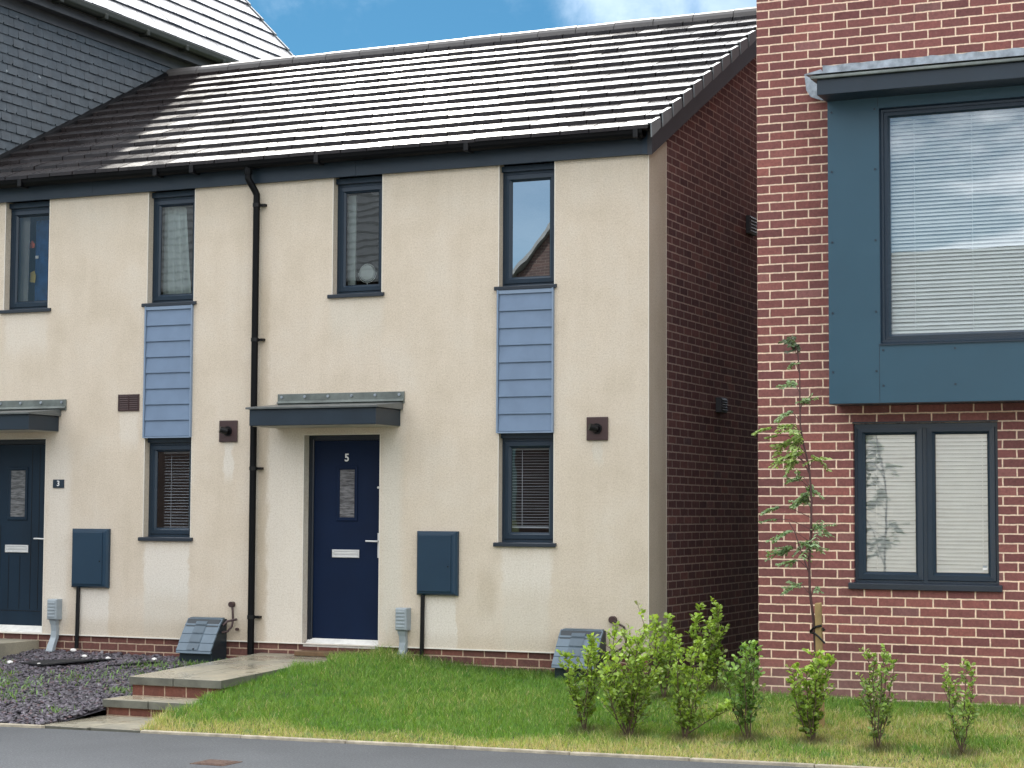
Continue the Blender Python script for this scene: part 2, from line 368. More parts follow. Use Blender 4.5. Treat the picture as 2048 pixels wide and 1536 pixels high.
def stone_mat():
    m, nt, ln, p = newmat('sandstone_flag')
    n = noise(nt, ln, 2.2, 6, .65); r = ramp(nt, [(.3, (.2,.19,.155,1)), (.5, (.31,.285,.215,1)), (.72, (.4,.35,.25,1))]); ln.new(n, r.inputs[0])
    n2 = noise(nt, ln, 60, 4, .7); r2 = ramp(nt, [(.3, (.85,.85,.85,1)), (.7, (1.1,1.1,1.1,1))]); ln.new(n2, r2.inputs[0])
    ln.new(mixc(nt, ln, 1, r.outputs[0], r2.outputs[0], 'MULTIPLY'), p.inputs['Base Color'])
    n3 = noise(nt, ln, 1.6, 4, .6); r3 = ramp(nt, [(.4, (.16,.16,.16,1)), (.62, (.6,.6,.6,1))]); ln.new(n3, r3.inputs[0])
    ln.new(r3.outputs[0], p.inputs['Roughness'])
    bump(nt, ln, p, n2, .25, .004)
    return m
M['stone'] = stone_mat()
def asphalt_mat():
    m, nt, ln, p = newmat('asphalt')
    n = noise(nt, ln, 55, 6, .9); r = ramp(nt, [(.38, (.046,.05,.054,1)), (.55, (.088,.095,.101,1)), (.68, (.25,.26,.26,1))]); ln.new(n, r.inputs[0])
    n2 = noise(nt, ln, .8, 5, .65); r2 = ramp(nt, [(.3, (.8,.8,.82,1)), (.7, (1.15,1.15,1.15,1))]); ln.new(n2, r2.inputs[0])
    ln.new(mixc(nt, ln, 1, r.outputs[0], r2.outputs[0], 'MULTIPLY'), p.inputs['Base Color'])
    p.inputs['Roughness'].default_value = .62
    bump(nt, ln, p, n, .5, .006)
    return m
M['asphalt'] = asphalt_mat()
def soil_mat(name, a, b, c, s=14):
    m, nt, ln, p = newmat(name)
    n = noise(nt, ln, s, 6, .75); r = ramp(nt, [(.3, a), (.5, b), (.72, c)]); ln.new(n, r.inputs[0])
    ln.new(r.outputs[0], p.inputs['Base Color']); p.inputs['Roughness'].default_value = .95
    bump(nt, ln, p, n, .8, .02); return m
M['soil'] = soil_mat('turf_soil', (.03,.045,.012,1), (.06,.085,.02,1), (.14,.12,.05,1), 20)
M['gravelbed'] = soil_mat('slate_bed', (.02,.018,.022,1), (.04,.036,.044,1), (.08,.07,.08,1), 40)
M['kerb'] = plain('concrete_edging', (.4,.355,.27,1), .85, .35, 9, 70, .6, .006)
M['rust'] = soil_mat('rusty_iron', (.06,.04,.03,1), (.12,.07,.05,1), (.2,.15,.12,1), 30)
M['wood'] = plain('stake_wood', (.3,.21,.085,1), .8, .3, 18, 60, .4, .004, streak=True)
M['doorstep'] = plain('stained_step', (.13,.075,.035,1), .6, .3, 18)
M['bark'] = plain('red_brown_bark', (.07,.03,.028,1), .6, .3, 40)
M['stem'] = plain('shrub_stem', (.09,.06,.035,1), .8, .35, 40)
M['leaf'] = leafy('shrub_leaf', trans=.35, rough=.35)
M['rowan'] = leafy('sapling_leaf', trans=.3)
M['grassb'] = leafy('grass_blade', trans=.35, rough=.5)
def tint_mat(name, rough):
    m, nt, ln, p = newmat(name); a = nt.new('ShaderNodeVertexColor'); a.layer_name = 'tint'
    ln.new(a.outputs[0], p.inputs['Base Color']); p.inputs['Roughness'].default_value = rough; return m
M['chip'] = tint_mat('slate_chip', .45)
M['membrane'] = plain('black_membrane', (.008,.008,.01,1), .7, .2)
M['pebble'] = plain('white_pebble', (.75,.73,.7,1), .6, .1)

# ------------------------------------------------------------------ levels of the ground
def wz(x):
    pts = [(-9,-.15),(-5,-.2),(-4.2,-.2),(-3.1,-.1),(-2.7,-.06),(-2.3,-.12),(-1.8,-.17),(-.9,-.21),(12,-.23)]
    x = max(-9, min(12, x))
    for (a, b), (c, d) in zip(pts, pts[1:]):
        if x <= c: return b+(d-b)*(x-a)/(c-a)
    return -.23
def ky(x): return -3.36+.062*(x+3.25) if x > -3.25 else -3.36+.16*(x+3.25)*.6
def gz(x, y):
    if y >= 0: return wz(x)
    t = min(1, y/ky(x)); t = t**(1.2+.35*max(0,min(1,(-1.5-x)/1.5))) if x > -3.3 else t
    z = wz(x)*(1-t)+(-.5)*t
    return z
def gzv(X, Y): return np.array([gz(a, b) for a, b in zip(X, Y)])

# ------------------------------------------------------------------ setting
def grid_obj(name, x0, x1, y0f, y1f, nx, ny, zf, m, dz=0):
    V = []; F = []
    for i in range(nx+1):
        x = x0+(x1-x0)*i/nx; a, b = y0f(x), y1f(x)
        for j in range(ny+1):
            y = a+(b-a)*j/ny; V.append((x, y, zf(x, y)+dz))
    for i in range(nx):
        for j in range(ny):
            a = i*(ny+1)+j; F.append((a, a+ny+1, a+ny+2, a+1))
    return np_mesh(name, V, F, m, smooth=True)
g = MB().quad((-400,-400,-.62),(400,-400,-.62),(400,400,-.62),(-400,400,-.62)).build('ground', M['soil']); tag(g, kind='structure')
rd = grid_obj('road', -60, 60, lambda x: -17.5, lambda x: ky(max(-9, min(9, x)))-.05 if -9 < x < 9 else ky(max(-9, min(9, x)))-.05, 120, 6, lambda x, y: -.508, M['asphalt']); tag(rd, kind='structure')
lw = grid_obj('lawn', -3.16, 9, ky, lambda x: 0. if x < 1.3 else -.55, 100, 26, gz, M['soil'], -.012); tag(lw, kind='structure')
bt = grid_obj('back_ground', -.02, 1.3, lambda x: -.02, lambda x: 9, 6, 12, lambda x, y: -.215, M['soil']); tag(bt, kind='structure')
gv = grid_obj('gravel_bed', -9.5, -4.06, ky, lambda x: .0, 50, 26, gz, M['gravelbed'], -.02); tag(gv, kind='structure')

# kerb edging
kb = MB(); xs_ = -9.5
while xs_ < 9.0:
    L = .914; x0, x1 = xs_+.004, min(xs_+L, 9)-.004
    if not (-4.06 < (x0+x1)/2 < -3.1):
        j = random.uniform(-.003, .003)
        kb.hexa([(x0,ky(x0)-.06,-.6),(x1,ky(x1)-.06,-.6),(x1,ky(x1),-.6),(x0,ky(x0),-.6),
                 (x0,ky(x0)-.06+j,-.484+j),(x1,ky(x1)-.06-j,-.484-j),(x1,ky(x1),-.486),(x0,ky(x0),-.486)])
    xs_ += L
k_ = kb.build('kerb', M['kerb'], bevel=.008); tag(k_, kind='structure')

# path with two steps
pr = thing('path', None, None, (-3.6,-2.2,-.5)); tag(pr, kind='structure')
def pz(y): return -.113+.032*y
sl = MB(); xs2 = [-4.085,-3.62,-3.12]; ys2 = [-2.19,-1.62,-1.02,-.45,0.02]
slabs = []
for i in range(2):
    for j in range(4):
        x0, x1 = xs2[i]+.004, xs2[i+1]-.004; y0, y1 = ys2[j]+.004, ys2[j+1]-.004
        if i == 1 and j == 3: x1 = -3.12
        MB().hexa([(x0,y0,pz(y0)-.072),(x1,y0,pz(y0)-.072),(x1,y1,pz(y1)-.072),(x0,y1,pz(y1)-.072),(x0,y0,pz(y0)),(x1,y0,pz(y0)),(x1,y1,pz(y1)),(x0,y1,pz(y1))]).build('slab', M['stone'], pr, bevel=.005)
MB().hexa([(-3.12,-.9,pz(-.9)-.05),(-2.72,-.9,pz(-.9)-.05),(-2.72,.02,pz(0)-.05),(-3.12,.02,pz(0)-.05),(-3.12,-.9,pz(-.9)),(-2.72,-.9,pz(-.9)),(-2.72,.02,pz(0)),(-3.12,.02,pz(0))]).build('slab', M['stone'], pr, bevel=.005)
MB().box(-4.06,-3.15,-2.16,-.0,-.7,-.245).build('brick_riser', M['brickS'], pr)
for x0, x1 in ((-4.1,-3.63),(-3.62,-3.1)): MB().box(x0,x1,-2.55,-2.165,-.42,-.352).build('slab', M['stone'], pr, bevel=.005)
MB().box(-4.08,-3.12,-2.52,-2.17,-.7,-.419).build('brick_riser', M['brickS'], pr)
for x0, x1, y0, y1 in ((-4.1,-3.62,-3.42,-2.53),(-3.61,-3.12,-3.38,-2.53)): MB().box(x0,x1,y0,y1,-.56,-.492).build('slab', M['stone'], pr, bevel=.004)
M['stoneedge'] = plain('dark_stone_edge', (.13,.13,.105,1), .5, .3, 7)  # upright slab faces get a darker stone colour than the tops
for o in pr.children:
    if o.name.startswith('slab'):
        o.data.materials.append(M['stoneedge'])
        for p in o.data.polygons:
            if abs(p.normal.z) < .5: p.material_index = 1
pr2 = thing('path', None, None, (-7.2,-1,-.2)); tag(pr2, kind='structure')
MB().box(-8.4,-6.78,-.75,.02,-.3,-.072).build('slab', M['stone'], pr2, bevel=.006)

# ------------------------------------------------------------------ window parts
def window(parent, x0, x1, z0, z1, yf, gm, head=True, sillx=None, lights=None, sillproud=.03, openings=1):
    """frame is the part; pane and sill its sub-parts"""
    top = z1-(.055 if head else .0); w = MB()
    if head: w.box(x0+.002, x1-.002, yf-.035, yf+.06, top, z1-.002)
    lights = lights or [(x0, x1)]
    zb = z0+.005
    w.loft(x0+.002, x1-.002, zb, top, [(0,yf+.07),(0,yf),(.026,yf),(.026,yf+.03)])
    panes = []
    if len(lights) > 1:
        for a, b in zip(lights[:-1], lights[1:]): w.box(a[1]-.002, b[0]+.002, yf+.001, yf+.06, zb+.026, top-.026)
    for i, (a, b) in enumerate(lights):
        ia = .028 if i == 0 else .002; ib = .028 if i == len(lights)-1 else .002
        A, B, Z0, Z1 = a+ia, b-ib, zb+.028, top-.028
        w.loft(A, B, Z0, Z1, [(0,yf+.03),(0,yf-.006),(.004,yf-.01),(.044,yf-.012),(.047,yf-.004),(.064,yf+.014),(.064,yf+.03)])
        panes.append((A+.062, B-.062, Z0+.062, Z1-.062))
    fr = w.build('window', M['frame'], parent)
    for a, b, c, d in panes:
        MB().quad((a,yf+.018,c),(b,yf+.018,c),(b,yf+.018,d),(a,yf+.018,d)).build('pane', gm, fr)
        MB().loft(a, b, c, d, [(-.002,yf+.016),(.006,yf+.016),(.006,yf+.022),(-.002,yf+.03)]).build('gasket', M['black'], fr)
    if sillx:
        s0, s1 = sillx
        sy = -sillproud
        MB().prism_x([(yf+.03,z0+.008),(sy+.012,z0+.002),(sy,z0-.002),(sy,z0-.034),(sy+.008,z0-.038),(sy+.012,z0-.03),(yf+.03,z0-.03)], s0, s1).build('sill', M['sill'], fr, bevel=.003)
    return fr, panes

def blind(fr, a, b, c, d, y, pitch, tilt, m, cords=(), width=.025, sag=0):
    s = MB(); n = int((d-c)/pitch)
    for i in range(n):
        z = c+.012+i*pitch; t = tilt+random.uniform(-.05,.05)
        dy, dz = width/2*math.cos(t), width/2*math.sin(t); k = .0022*random.uniform(-1,1)
        cy, cz = .003*math.sin(t), .003*math.cos(t)
        s.quad((a,y-dy,z-dz+k),(b,y-dy,z-dz-k),(b,y-cy,z+cz-k),(a,y-cy,z+cz+k)); s.quad((a,y-cy,z+cz+k),(b,y-cy,z+cz-k),(b,y+dy,z+dz-k),(a,y+dy,z+dz+k))
    s.box(a, b, y-.012, y+.012, c-.008, c+.006); s.box(a, b, y-.02, y+.02, d-.02, d+.02)
    for x in cords: s.box(x-.0025, x+.0025, y-width/2-.004, y-width/2-.002, c, d)
    return s.build('blind', m, fr, fixn=False)

def wall_front(x0, x1, z0, z1, y, t, holes):
    """solid slab with rectangular openings, one mesh"""
    xs = sorted({x0, x1, *[h[0] for h in holes], *[h[1] for h in holes]}); zs = sorted({z0, z1, *[h[2] for h in holes], *[h[3] for h in holes]})
    w = MB(); idx = {}
    def vid(i, j, k):
        if (i,j,k) not in idx:
            idx[(i,j,k)] = len(w.v); w.v.append((xs[i], y if k == 0 else y+t, zs[j]))
        return idx[(i,j,k)]
    def solid(i, j):
        if not (0 <= i < len(xs)-1 and 0 <= j < len(zs)-1): return False
        cx, cz = (xs[i]+xs[i+1])/2, (zs[j]+zs[j+1])/2
        return not any(h[0] < cx < h[1] and h[2] < cz < h[3] for h in holes)
    for i in range(len(xs)-1):
        for j in range(len(zs)-1):
            if not solid(i, j): continue
            for k in (0, 1):
                q = [vid(i,j,k), vid(i+1,j,k), vid(i+1,j+1,k), vid(i,j+1,k)]; w.f.append(tuple(q if k == 0 else q[::-1]))
            if not solid(i-1,j): w.f.append((vid(i,j,1),vid(i,j,0),vid(i,j+1,0),vid(i,j+1,1)))
            if not solid(i+1,j): w.f.append((vid(i+1,j,0),vid(i+1,j,1),vid(i+1,j+1,1),vid(i+1,j+1,0)))
            if not solid(i,j-1): w.f.append((vid(i,j,1),vid(i+1,j,1),vid(i+1,j,0),vid(i,j,0)))
            if not solid(i,j+1): w.f.append((vid(i,j+1,0),vid(i+1,j+1,0),vid(i+1,j+1,1),vid(i,j+1,1)))
    return w

# roof geometry of the terrace
TAN = .503; ZE = 4.803; YE = -.2; G = .295; RY = 3.82
def rz(y): return ZE+TAN*(y-YE)
def roof_tiles(x0, x1, parent, m, back=True):
    r = MB(); n = int((RY-YE)/G)+1; t = .030
    L = math.hypot(1, TAN)
    for i in range(n):
        t = .036; ya = YE+i*G; yb = min(ya+G+.012, RY+.02)
        off = (i % 2)*.145; x = x0-off-(.29-((-.512-x0) % .29)) % .29
        while x < x1:
            a, b = max(x+.006, x0), min(x+.29-.006, x1)
            if b-a > .02:
                j = random.gauss(0,.0016); jb = random.gauss(0,.0012); ra = random.gauss(0,.0008); la = random.gauss(0,.002)
                za = rz(ya)+j; zb = rz(yb)-t*(yb-ya)/G+jb
                r.hexa([(a,ya+la,za-t),(b,ya+la,za-t+ra),(b,yb,zb-.012),(a,yb,zb-.012),(a,ya+la,za),(b,ya+la,za+ra),(b,yb,zb),(a,yb,zb)])
            x += .29
    # under-sheet and rear slope
    zs = -.055
    r.hexa([(x0,YE+.06,rz(YE+.06)+zs-.02),(x1,YE+.06,rz(YE+.06)+zs-.02),(x1,RY,rz(RY)+zs-.02),(x0,RY,rz(RY)+zs-.02),
            (x0,YE+.06,rz(YE+.06)+zs),(x1,YE+.06,rz(YE+.06)+zs),(x1,RY,rz(RY)+zs),(x0,RY,rz(RY)+zs)])
    zr = rz(RY)
    r.hexa([(x0,RY,zr-.08),(x1,RY,zr-.08),(x1,RY+4.1,zr-.08-TAN*4.1),(x0,RY+4.1,zr-.08-TAN*4.1),(x0,RY,zr-.02),(x1,RY,zr-.02),(x1,RY+4.1,zr-.02-TAN*4.1),(x0,RY+4.1,zr-.02-TAN*4.1)])
    return r.build('roof', m, parent)
def ridge_tiles(x0, x1, roofobj):
    n = round((x1-x0)/.455); w = (x1-x0)/n; first = None
    for i in range(n):
        a = x0+i*w
        if first is None:
            r = MB(); prof = []
            for k in range(9):
                t = math.pi*k/8; prof.append((RY-.125*math.cos(t), rz(RY)-.075+.115*math.sin(t)))
            inner = [(RY+.105*math.cos(math.pi*k/8), rz(RY)-.085+.1*math.sin(math.pi*k/8)) for k in range(9)]
            r.prism_x(prof+inner, a+.004, a+w-.004)
            first = r.build('ridge_tile', M['ridge'], roofobj); o = first
        else:
            o = first.copy(); col.objects.link(o); o.parent = roofobj; o.location = (first.location[0]+i*w, 0, random.uniform(-.004,.004))
            o.rotation_euler = (0, 0, 0)

GXf = 4.562
def fascia_gutter(house, x0, x1, endcap=False, joint=None):
    f = MB().box(x0, x1, -.04, -.002, GXf, 4.79)
    fo = f.build('fascia', M['fascia'], house)
    if joint: MB().box(joint-.03, joint+.03, -.0425, -.0401, GXf+.002, 4.76).build('joint_cover', M['fascia'], fo)
    if endcap: MB().box(x1-.045, x1+.003, -.05, -.001, GXf-.004, 4.79).build('joint_cover', M['frame'], fo)
    g = MB(); prof = []
    for k in range(9):
        t = math.pi*k/8; prof.append((-.125+.062*math.cos(t), 4.755-.062*math.sin(t)))
    inner = [(-.125-.054*math.cos(math.pi*k/8), 4.757-.052*math.sin(math.pi*k/8)) for k in range(9)]
    g.prism_x(prof+[(-.187,4.772)]+inner+[(-.063,4.772)], x0, x1)
    g.box(x0, x1, -.192, -.183, 4.762, 4.774)
    return g.build('gutter', M['gutter'], house), fo

# ============================================================= HOUSE No 5
H5 = thing('terraced_house', 'cream rendered house with navy front door numbered 5 and brick gable end', 'house', (-2.1,0,-.2))
holes5 = [(-3.31,-2.758,3.405,4.9),(-1.51,-.935,3.405,4.9),(-1.504,-.935,.998,2.032),(-3.61,-2.76,-.5,2.03)]
w = wall_front(-4.15, 0, -.0, 4.76, 0, .12, [h if h[2] > -.1 else (h[0],h[1],-.0,h[3]) for h in [(a,b,c,min(d,4.76)) for a,b,c,d in holes5]])
w.box(-.12, 0, .12, .475, 0, 4.76)
nf_ = len(w.f); bd = w
for h in holes5:
    zt = min(h[3], GXf); zb = max(h[2], .0)
    for x in (h[0], h[1]): bd.box(x-.004, x+.004, -.002, .004, zb, zt)
bd.box(-3.61,-2.76,-.002,.003,2.028,2.036)
bd.box(-.005,.0025,-.0025,.004,0,4.56); bd.box(-.003,.002,.471,.477,0,4.76)
bd.box(-4.15,.002,-.007,.01,-.012,.0)
front5 = w.build('rendered_wall', M['render'], H5, m2=M['bead'], nf=nf_)
wall_front(-4.15, -.015, -.5, -.012, .018, .1, []).build('plinth', M['brickP'], H5)
gb = MB()
prof = [(.475,-.5),(7.65,-.5),(7.65,4.79),(RY,rz(RY)-.09),(.475,rz(.475)-.2)]
n = len(prof)
gb.add([(-.014,y,z) for y,z in prof]+[(-.25,y,z) for y,z in prof], [tuple(range(n)), tuple(range(2*n-1,n-1,-1))]+[(i,i+n,(i+1)%n+n,(i+1)%n) for i in range(n)])
gb.box(-.25,-.014,.03,.475,-.5,-.001)
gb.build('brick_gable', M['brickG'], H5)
# dark interior shell
sh = MB(); sh.box(-4.14,-.26,.6,7.6,-.3,-.05); sh.box(-4.14,-.26,.13,7.6,2.15,2.5)
sh.box(-4.14,-.26,7.5,7.64,-.3,4.8); sh.box(-4.16,-4.1,.13,7.5,-.3,4.8)
sh.build('interior', M['dark'], H5)
roof5 = roof_tiles(-4.15, .075, H5, M['roof']); ridge_tiles(-4.15, .09, roof5)
# verge caps
ncap = int((RY-YE)/G)+1; cap0 = None
for i in range(ncap-1):
    y = YE+i*G
    if cap0 is None:
        c = MB(); z = rz(y)
        pr_ = [(y-.012,z+.008),(y+G-.06,z+(G-.06)*TAN-.012),(y+G-.06,z+(G-.06)*TAN-.115),(y+.0,z-.125)]
        c.prism_x(pr_, .092, .105); c.prism_x([(y-.012,z+.008),(y+G-.06,z+(G-.06)*TAN-.012),(y+G-.06,z+(G-.06)*TAN-.02),(y-.012,z-.002)], .06, .105)
        cap0 = c.build('verge_cap', M['cap'], roof5, bevel=.003)
    else:
        o = cap0.copy(); col.objects.link(o); o.parent = roof5; o.location = (random.uniform(-.002,.002), i*G, i*G*TAN)
bb = MB()
bb.prism_x([(-.05,rz(-.05)-.08),(RY,rz(RY)-.08),(RY,rz(RY)-.335),(-.05,GXf-.012)], .004, .05)
bb.prism_x([(RY,rz(RY)-.08),(RY+4,rz(RY)-.08-4*TAN),(RY+4,rz(RY)-.33-4*TAN),(RY,rz(RY)-.335)], .004, .05)
bb.build('barge_board', M['barge'], H5)
g5, f5 = fascia_gutter(H5, -4.15, .0, True, -3.073)
for x in (-3.4,-1.77,-.06): MB().box(x-.025, x+.025, -.2, -.06, 4.685, 4.78).build('gutter_clip', M['black'], g5, bevel=.01)
# windows
wC, pC = window(H5, -3.31, -2.758, 3.405, GXf, .09, M['glassC'], True, (-3.35,-2.728))
wD, pD = window(H5, -1.51, -.935, 3.405, GXf, .09, M['glassD'], True, (-1.545,-.91))
wF, pF = window(H5, -1.504, -.935, .998, 2.032, .09, M['glassE'], True, (-1.54,-.905))
a, b, c, d = pF[0]
blind(wF, a-.02, b+.02, c+.05, d, .17, .0265, .12, M['blindg'], (a+.09,))
a, b, c, d = pC[0]
MB().box(a-.04, a+.045, .22, .24, c-.05, d).build('curtain', M['curtain'], wC)
a, b, c, d = pD[0]
MB().box(b-.02, b+.03, .2, .22, c-.02, d).build('curtain', M['roomwall'], wD)
# cladding panel
def cladding(house, x0, x1):
    p = MB(); zt, zb = 3.372, 2.035
    p.box(x0, x1, -.004, .05, zb, zt)
    o = p.build('cladding_panel', M['clad'], house)
    n = 8; top = 3.33; step = (top-zb)/n; first = None
    for i in range(n):
        z0 = zb+i*step
        q = MB(); q.prism_x([(-.008,z0+step+.003),(-.022,z0+.006),(-.02,z0+.002),(-.006,z0+.002),(-.006,z0+step+.003)], x0+.018, x1-.018)
        q.build('board', M['clad'], o)
    t = MB(); t.box(x0-.002, x0+.014, -.03, .0, zb-.012, zt); t.box(x1-.014, x1+.002, -.03, .0, zb-.012, zt); t.box(x0+.014, x1-.014, -.024, -.006, top+.004, zt)
    t.box(x0+.014, x1-.014, -.026, -.004, zb-.014, zb)
    t.build('trim', M['cladtrim'], o)
cladding(H5, -1.513, -.937)
# front door
def door(house, x0, x1, ztop, slabm, framem, glassx, glassz, lbx, lbz, hx, hz, hdir, grooves=(), num=None, zb=-.025):
    d = MB(); sx0, sx1 = x0+.045, x1-.04
    d.box(sx0, sx1, .125, .165, zb+.055, ztop-.055)
    # leave the glazing hole plain: the light sits on a raised frame
    for gx, a, b in grooves: pass
    do = d.build('door', slabm, house, bevel=.002)
    MB().loft(x0+.002, x1-.002, zb, ztop-.002, [(0,.2),(0,.1),(.034,.1),(.036,.108),(.05,.112),(.05,.16)]).build('door_frame', framem, do)
    gx0, gx1 = glassx; g0, g1 = glassz
    MB().loft(gx0-.035, gx1+.035, g0-.035, g1+.035, [(0,.126),(0,.116),(.006,.113),(.024,.113),(.033,.122),(.035,.1245)]).build('glazing_frame', slabm, do)
    MB().quad((gx0,.1235,g0),(gx1,.1235,g0),(gx1,.1235,g1),(gx0,.1235,g1)).build('pane', M['doorglass'], do)
    lb = MB(); lb.loft(lbx[0], lbx[1], lbz[0], lbz[1], [(0,.126),(0,.114),(.004,.11),(.014,.11),(.017,.118)], True); lb.box(lbx[0]+.02, lbx[1]-.02, .109, .118, (lbz[0]+lbz[1])/2-.002, (lbz[0]+lbz[1])/2+.012)
    lb.build('letter_box', M['steel'], do)
    h = MB(); h.box(hx-.016, hx+.016, .108, .126, hz-.16, hz+.08)
    h.tube([(hx,.11,hz),(hx,.075,hz),(hx-.02,.065,hz),(hx-.125,.068,hz+.002)], .009, 8)
    h.build('handle', M['steel'], do, bevel=.002)
    MB().prism_x([(.012,zb-.01),(.012,zb+.008),(.05,zb+.012),(.05,zb+.018),(.122,zb+.066),(.16,zb+.066),(.16,zb-.01)], x0+.01, x1-.01).build('threshold', M['alu'], do)
    if grooves:
        g = MB()
        for a, za, zc in grooves: g.box(a-.003, a+.003, .1235, .126, za, zc)
        g.build('groove', M['black'], do)
    return do
def doorglass():
    m, nt, ln, p = newmat('obscured_glass')
    n = noise(nt, ln, 30, 3, .6, worldpos(nt, ln, (.35,1,2.2))); r = ramp(nt, [(.35,(.06,.06,.065,1)),(.65,(.2,.2,.21,1))]); ln.new(n, r.inputs[0])
    ln.new(r.outputs[0], p.inputs['Base Color']); p.inputs['Roughness'].default_value = .12; bump(nt, ln, p, n, .3, .004); return m
M['doorglass'] = doorglass()
d5 = door(H5, -3.61, -2.76, 2.03, M['door5'], M['dframe'], (-3.268,-3.107), (1.225,1.69), (-3.345,-3.045), (.832,.91), -2.822, .995, -1)
MB().tube([(-2.839,.122,1.516),(-2.839,.112,1.516)], .011, 10).build('lock', M['steel'], d5)
def text(name, body, size, x, y, z, m, parent, ext=.003):
    cu = bpy.data.curves.new(name, 'FONT'); cu.body = body; cu.size = size; cu.align_x = 'CENTER'; cu.align_y = 'CENTER'; cu.extrude = ext; cu.offset = size*.018
    t = bpy.data.objects.new(name+'_tmp', cu); col.objects.link(t)
    dg = bpy.context.evaluated_depsgraph_get(); me = bpy.data.meshes.new_from_object(t.evaluated_get(dg)); bpy.data.objects.remove(t)
    o = bpy.data.objects.new(name, me); col.objects.link(o)
    root = parent
    while root.parent: root = root.parent
    me.transform(Matrix.Translation(Vector((x,y,z))-root.location) @ Matrix.Rotation(R_(90), 4, 'X'))
    me.materials.clear(); me.materials.append(m); o.parent = parent; return o
text('door_number', '5', .105, -3.193, .121, 1.806, M['white'], d5)
# brown-stained step right at the threshold
MB().box(-3.6,-2.73,-.16,.03,-.115,-.07).build('door_step', M['doorstep'], H5, bevel=.006)
# canopy
def canopy(house, x0, x1, wallx):
    c = MB(); c.box(x0, x1, -.5, -.002, 2.105, 2.262)
    o = c.build('canopy', M['fascia'], house, bevel=.004)
    MB().box(x0+.02, x1-.02, -.47, -.003, 2.098, 2.104).build('soffit', M['reveal'], o)
    t = MB(); t.prism_x([(-.53,2.263),(-.53,2.283),(-.004,2.335),(-.004,2.263)], x0-.028, x1+.028); t.build('canopy_top', M['cancap'], o, bevel=.003)
    f = MB(); f.box(wallx[0], wallx[1], -.02, -.002, 2.325, 2.438); f.prism_x([(-.02,2.37),(-.05,2.345),(-.03,2.34),(-.018,2.36)], wallx[0], wallx[1])
    f.build('flashing', M['leadd'], o, bevel=.003)
    n = 6; b0 = None
    for i in range(n):
        x = wallx[0]+.05+(wallx[1]-wallx[0]-.1)*i/(n-1)
        if b0 is None:
            b0 = MB().tube([(x,-.02,2.408),(x,-.032,2.408)], .014, 10).build('bolt', M['lead'], o); bx0 = x
        else:
            q = b0.copy(); col.objects.link(q); q.parent = o; q.location = (x-bx0,0,0)
canopy(H5, -3.93, -2.54, (-3.905,-2.495))
# downpipe
dp = MB(); X0 = -4.152; dp.tube([(-4.215,-.125,4.72),(-4.215,-.125,4.6),(-4.2,-.115,4.565),(-4.165,-.075,4.48),(X0,-.062,4.44),(X0,-.062,4.3),(X0,-.062,-.13)], .034, 14)
dp.tube([(-4.215,-.125,4.72),(-4.215,-.125,4.64)], .041, 14)
dpo = dp.build('downpipe', M['gutter'], H5, smooth=False)
b0 = None
for z in (4.336, 2.985, 1.704, .238):
    q = MB(); q.tube([(X0,-.062,z-.018),(X0,-.062,z+.018)], .04, 14); q.box(X0+.03, X0+.085, -.05, -.0, z-.012, z+.012)
    q.build('pipe_clip', M['black'], dpo)

# ============================================================= HOUSE No 3
H3 = thing('terraced_house', 'cream rendered house with blue-grey boarded door, beside the slate-hung house', 'house', (-6.2,0,-.2))
XL = -7.87
holes3 = [(-7.325,-6.742,3.405,4.9),(-5.492,-4.921,3.405,4.9),(-5.492,-4.918,1.01,2.032),(-7.58,-6.732,0,2.03)]
w = wall_front(XL-.9, -4.15, 0, 4.76, 0, .12, [(h[0],h[1],h[2],min(h[3],4.76)) for h in holes3])
nf_ = len(w.f); bd = w
for h in holes3:
    zt = min(h[3], GXf); zb = max(h[2], .0)
    for x in (h[0], h[1]): bd.box(x-.004, x+.004, -.002, .004, zb, zt)
bd.box(-8.7,-4.15,-.007,.01,-.012,.0); bd.box(-7.58,-6.73,-.002,.003,2.028,2.036)
front3 = w.build('rendered_wall', M['render'], H3, m2=M['bead'], nf=nf_)
wall_front(XL-.9, -4.15, -.5, -.012, .018, .1, []).build('plinth', M['brickP'], H3)
sh = MB(); sh.box(-8.7,-4.2,.6,7.6,-.3,-.05); sh.box(-8.7,-4.2,.13,7.6,2.15,2.5); sh.box(-8.7,-4.2,7.5,7.64,-.3,4.8); sh.box(-8.76,-8.7,.13,7.5,-.3,4.6)
sh.build('interior', M['dark'], H3)
roof3 = roof_tiles(XL, -4.15, H3, M['roof']); ridge_tiles(XL, -4.15, roof3)
MB().hexa([(XL-.0,YE+.1,rz(YE+.1)-.03),(XL+.05,YE+.1,rz(YE+.1)-.03),(XL+.05,RY,rz(RY)-.03),(XL,RY,rz(RY)-.03),(XL-.0,YE+.1,rz(YE+.1)+.035),(XL+.05,YE+.1,rz(YE+.1)+.008),(XL+.05,RY,rz(RY)+.008),(XL,RY,rz(RY)+.035)]).build('abutment_flashing', M['black'], roof3)
g3, f3 = fascia_gutter(H3, XL-.9, -4.15, False, -6.2)
for x in (-7.0,-5.29,-4.85): MB().box(x-.025, x+.025, -.2, -.06, 4.685, 4.78).build('gutter_clip', M['black'], g3, bevel=.01)
wA, pA = window(H3, -7.325, -6.742, 3.405, GXf, .09, M['glassE'], True, (-7.36,-6.70))
wB, pB = window(H3, -5.492, -4.921, 3.405, GXf, .09, M['glassC'], True, (-5.54,-4.885))
wE, pE = window(H3, -5.492, -4.918, 1.01, 2.032, .09, M['glassE'], True, (-5.535,-4.885))
a, b, c, d = pE[0]; blind(wE, a+.03, b+.02, c+.0, d, .2, .03, .25, M['blindg'], (a+.12,), .025)
a, b, c, d = pB[0]
cu = MB(); nfold = 14
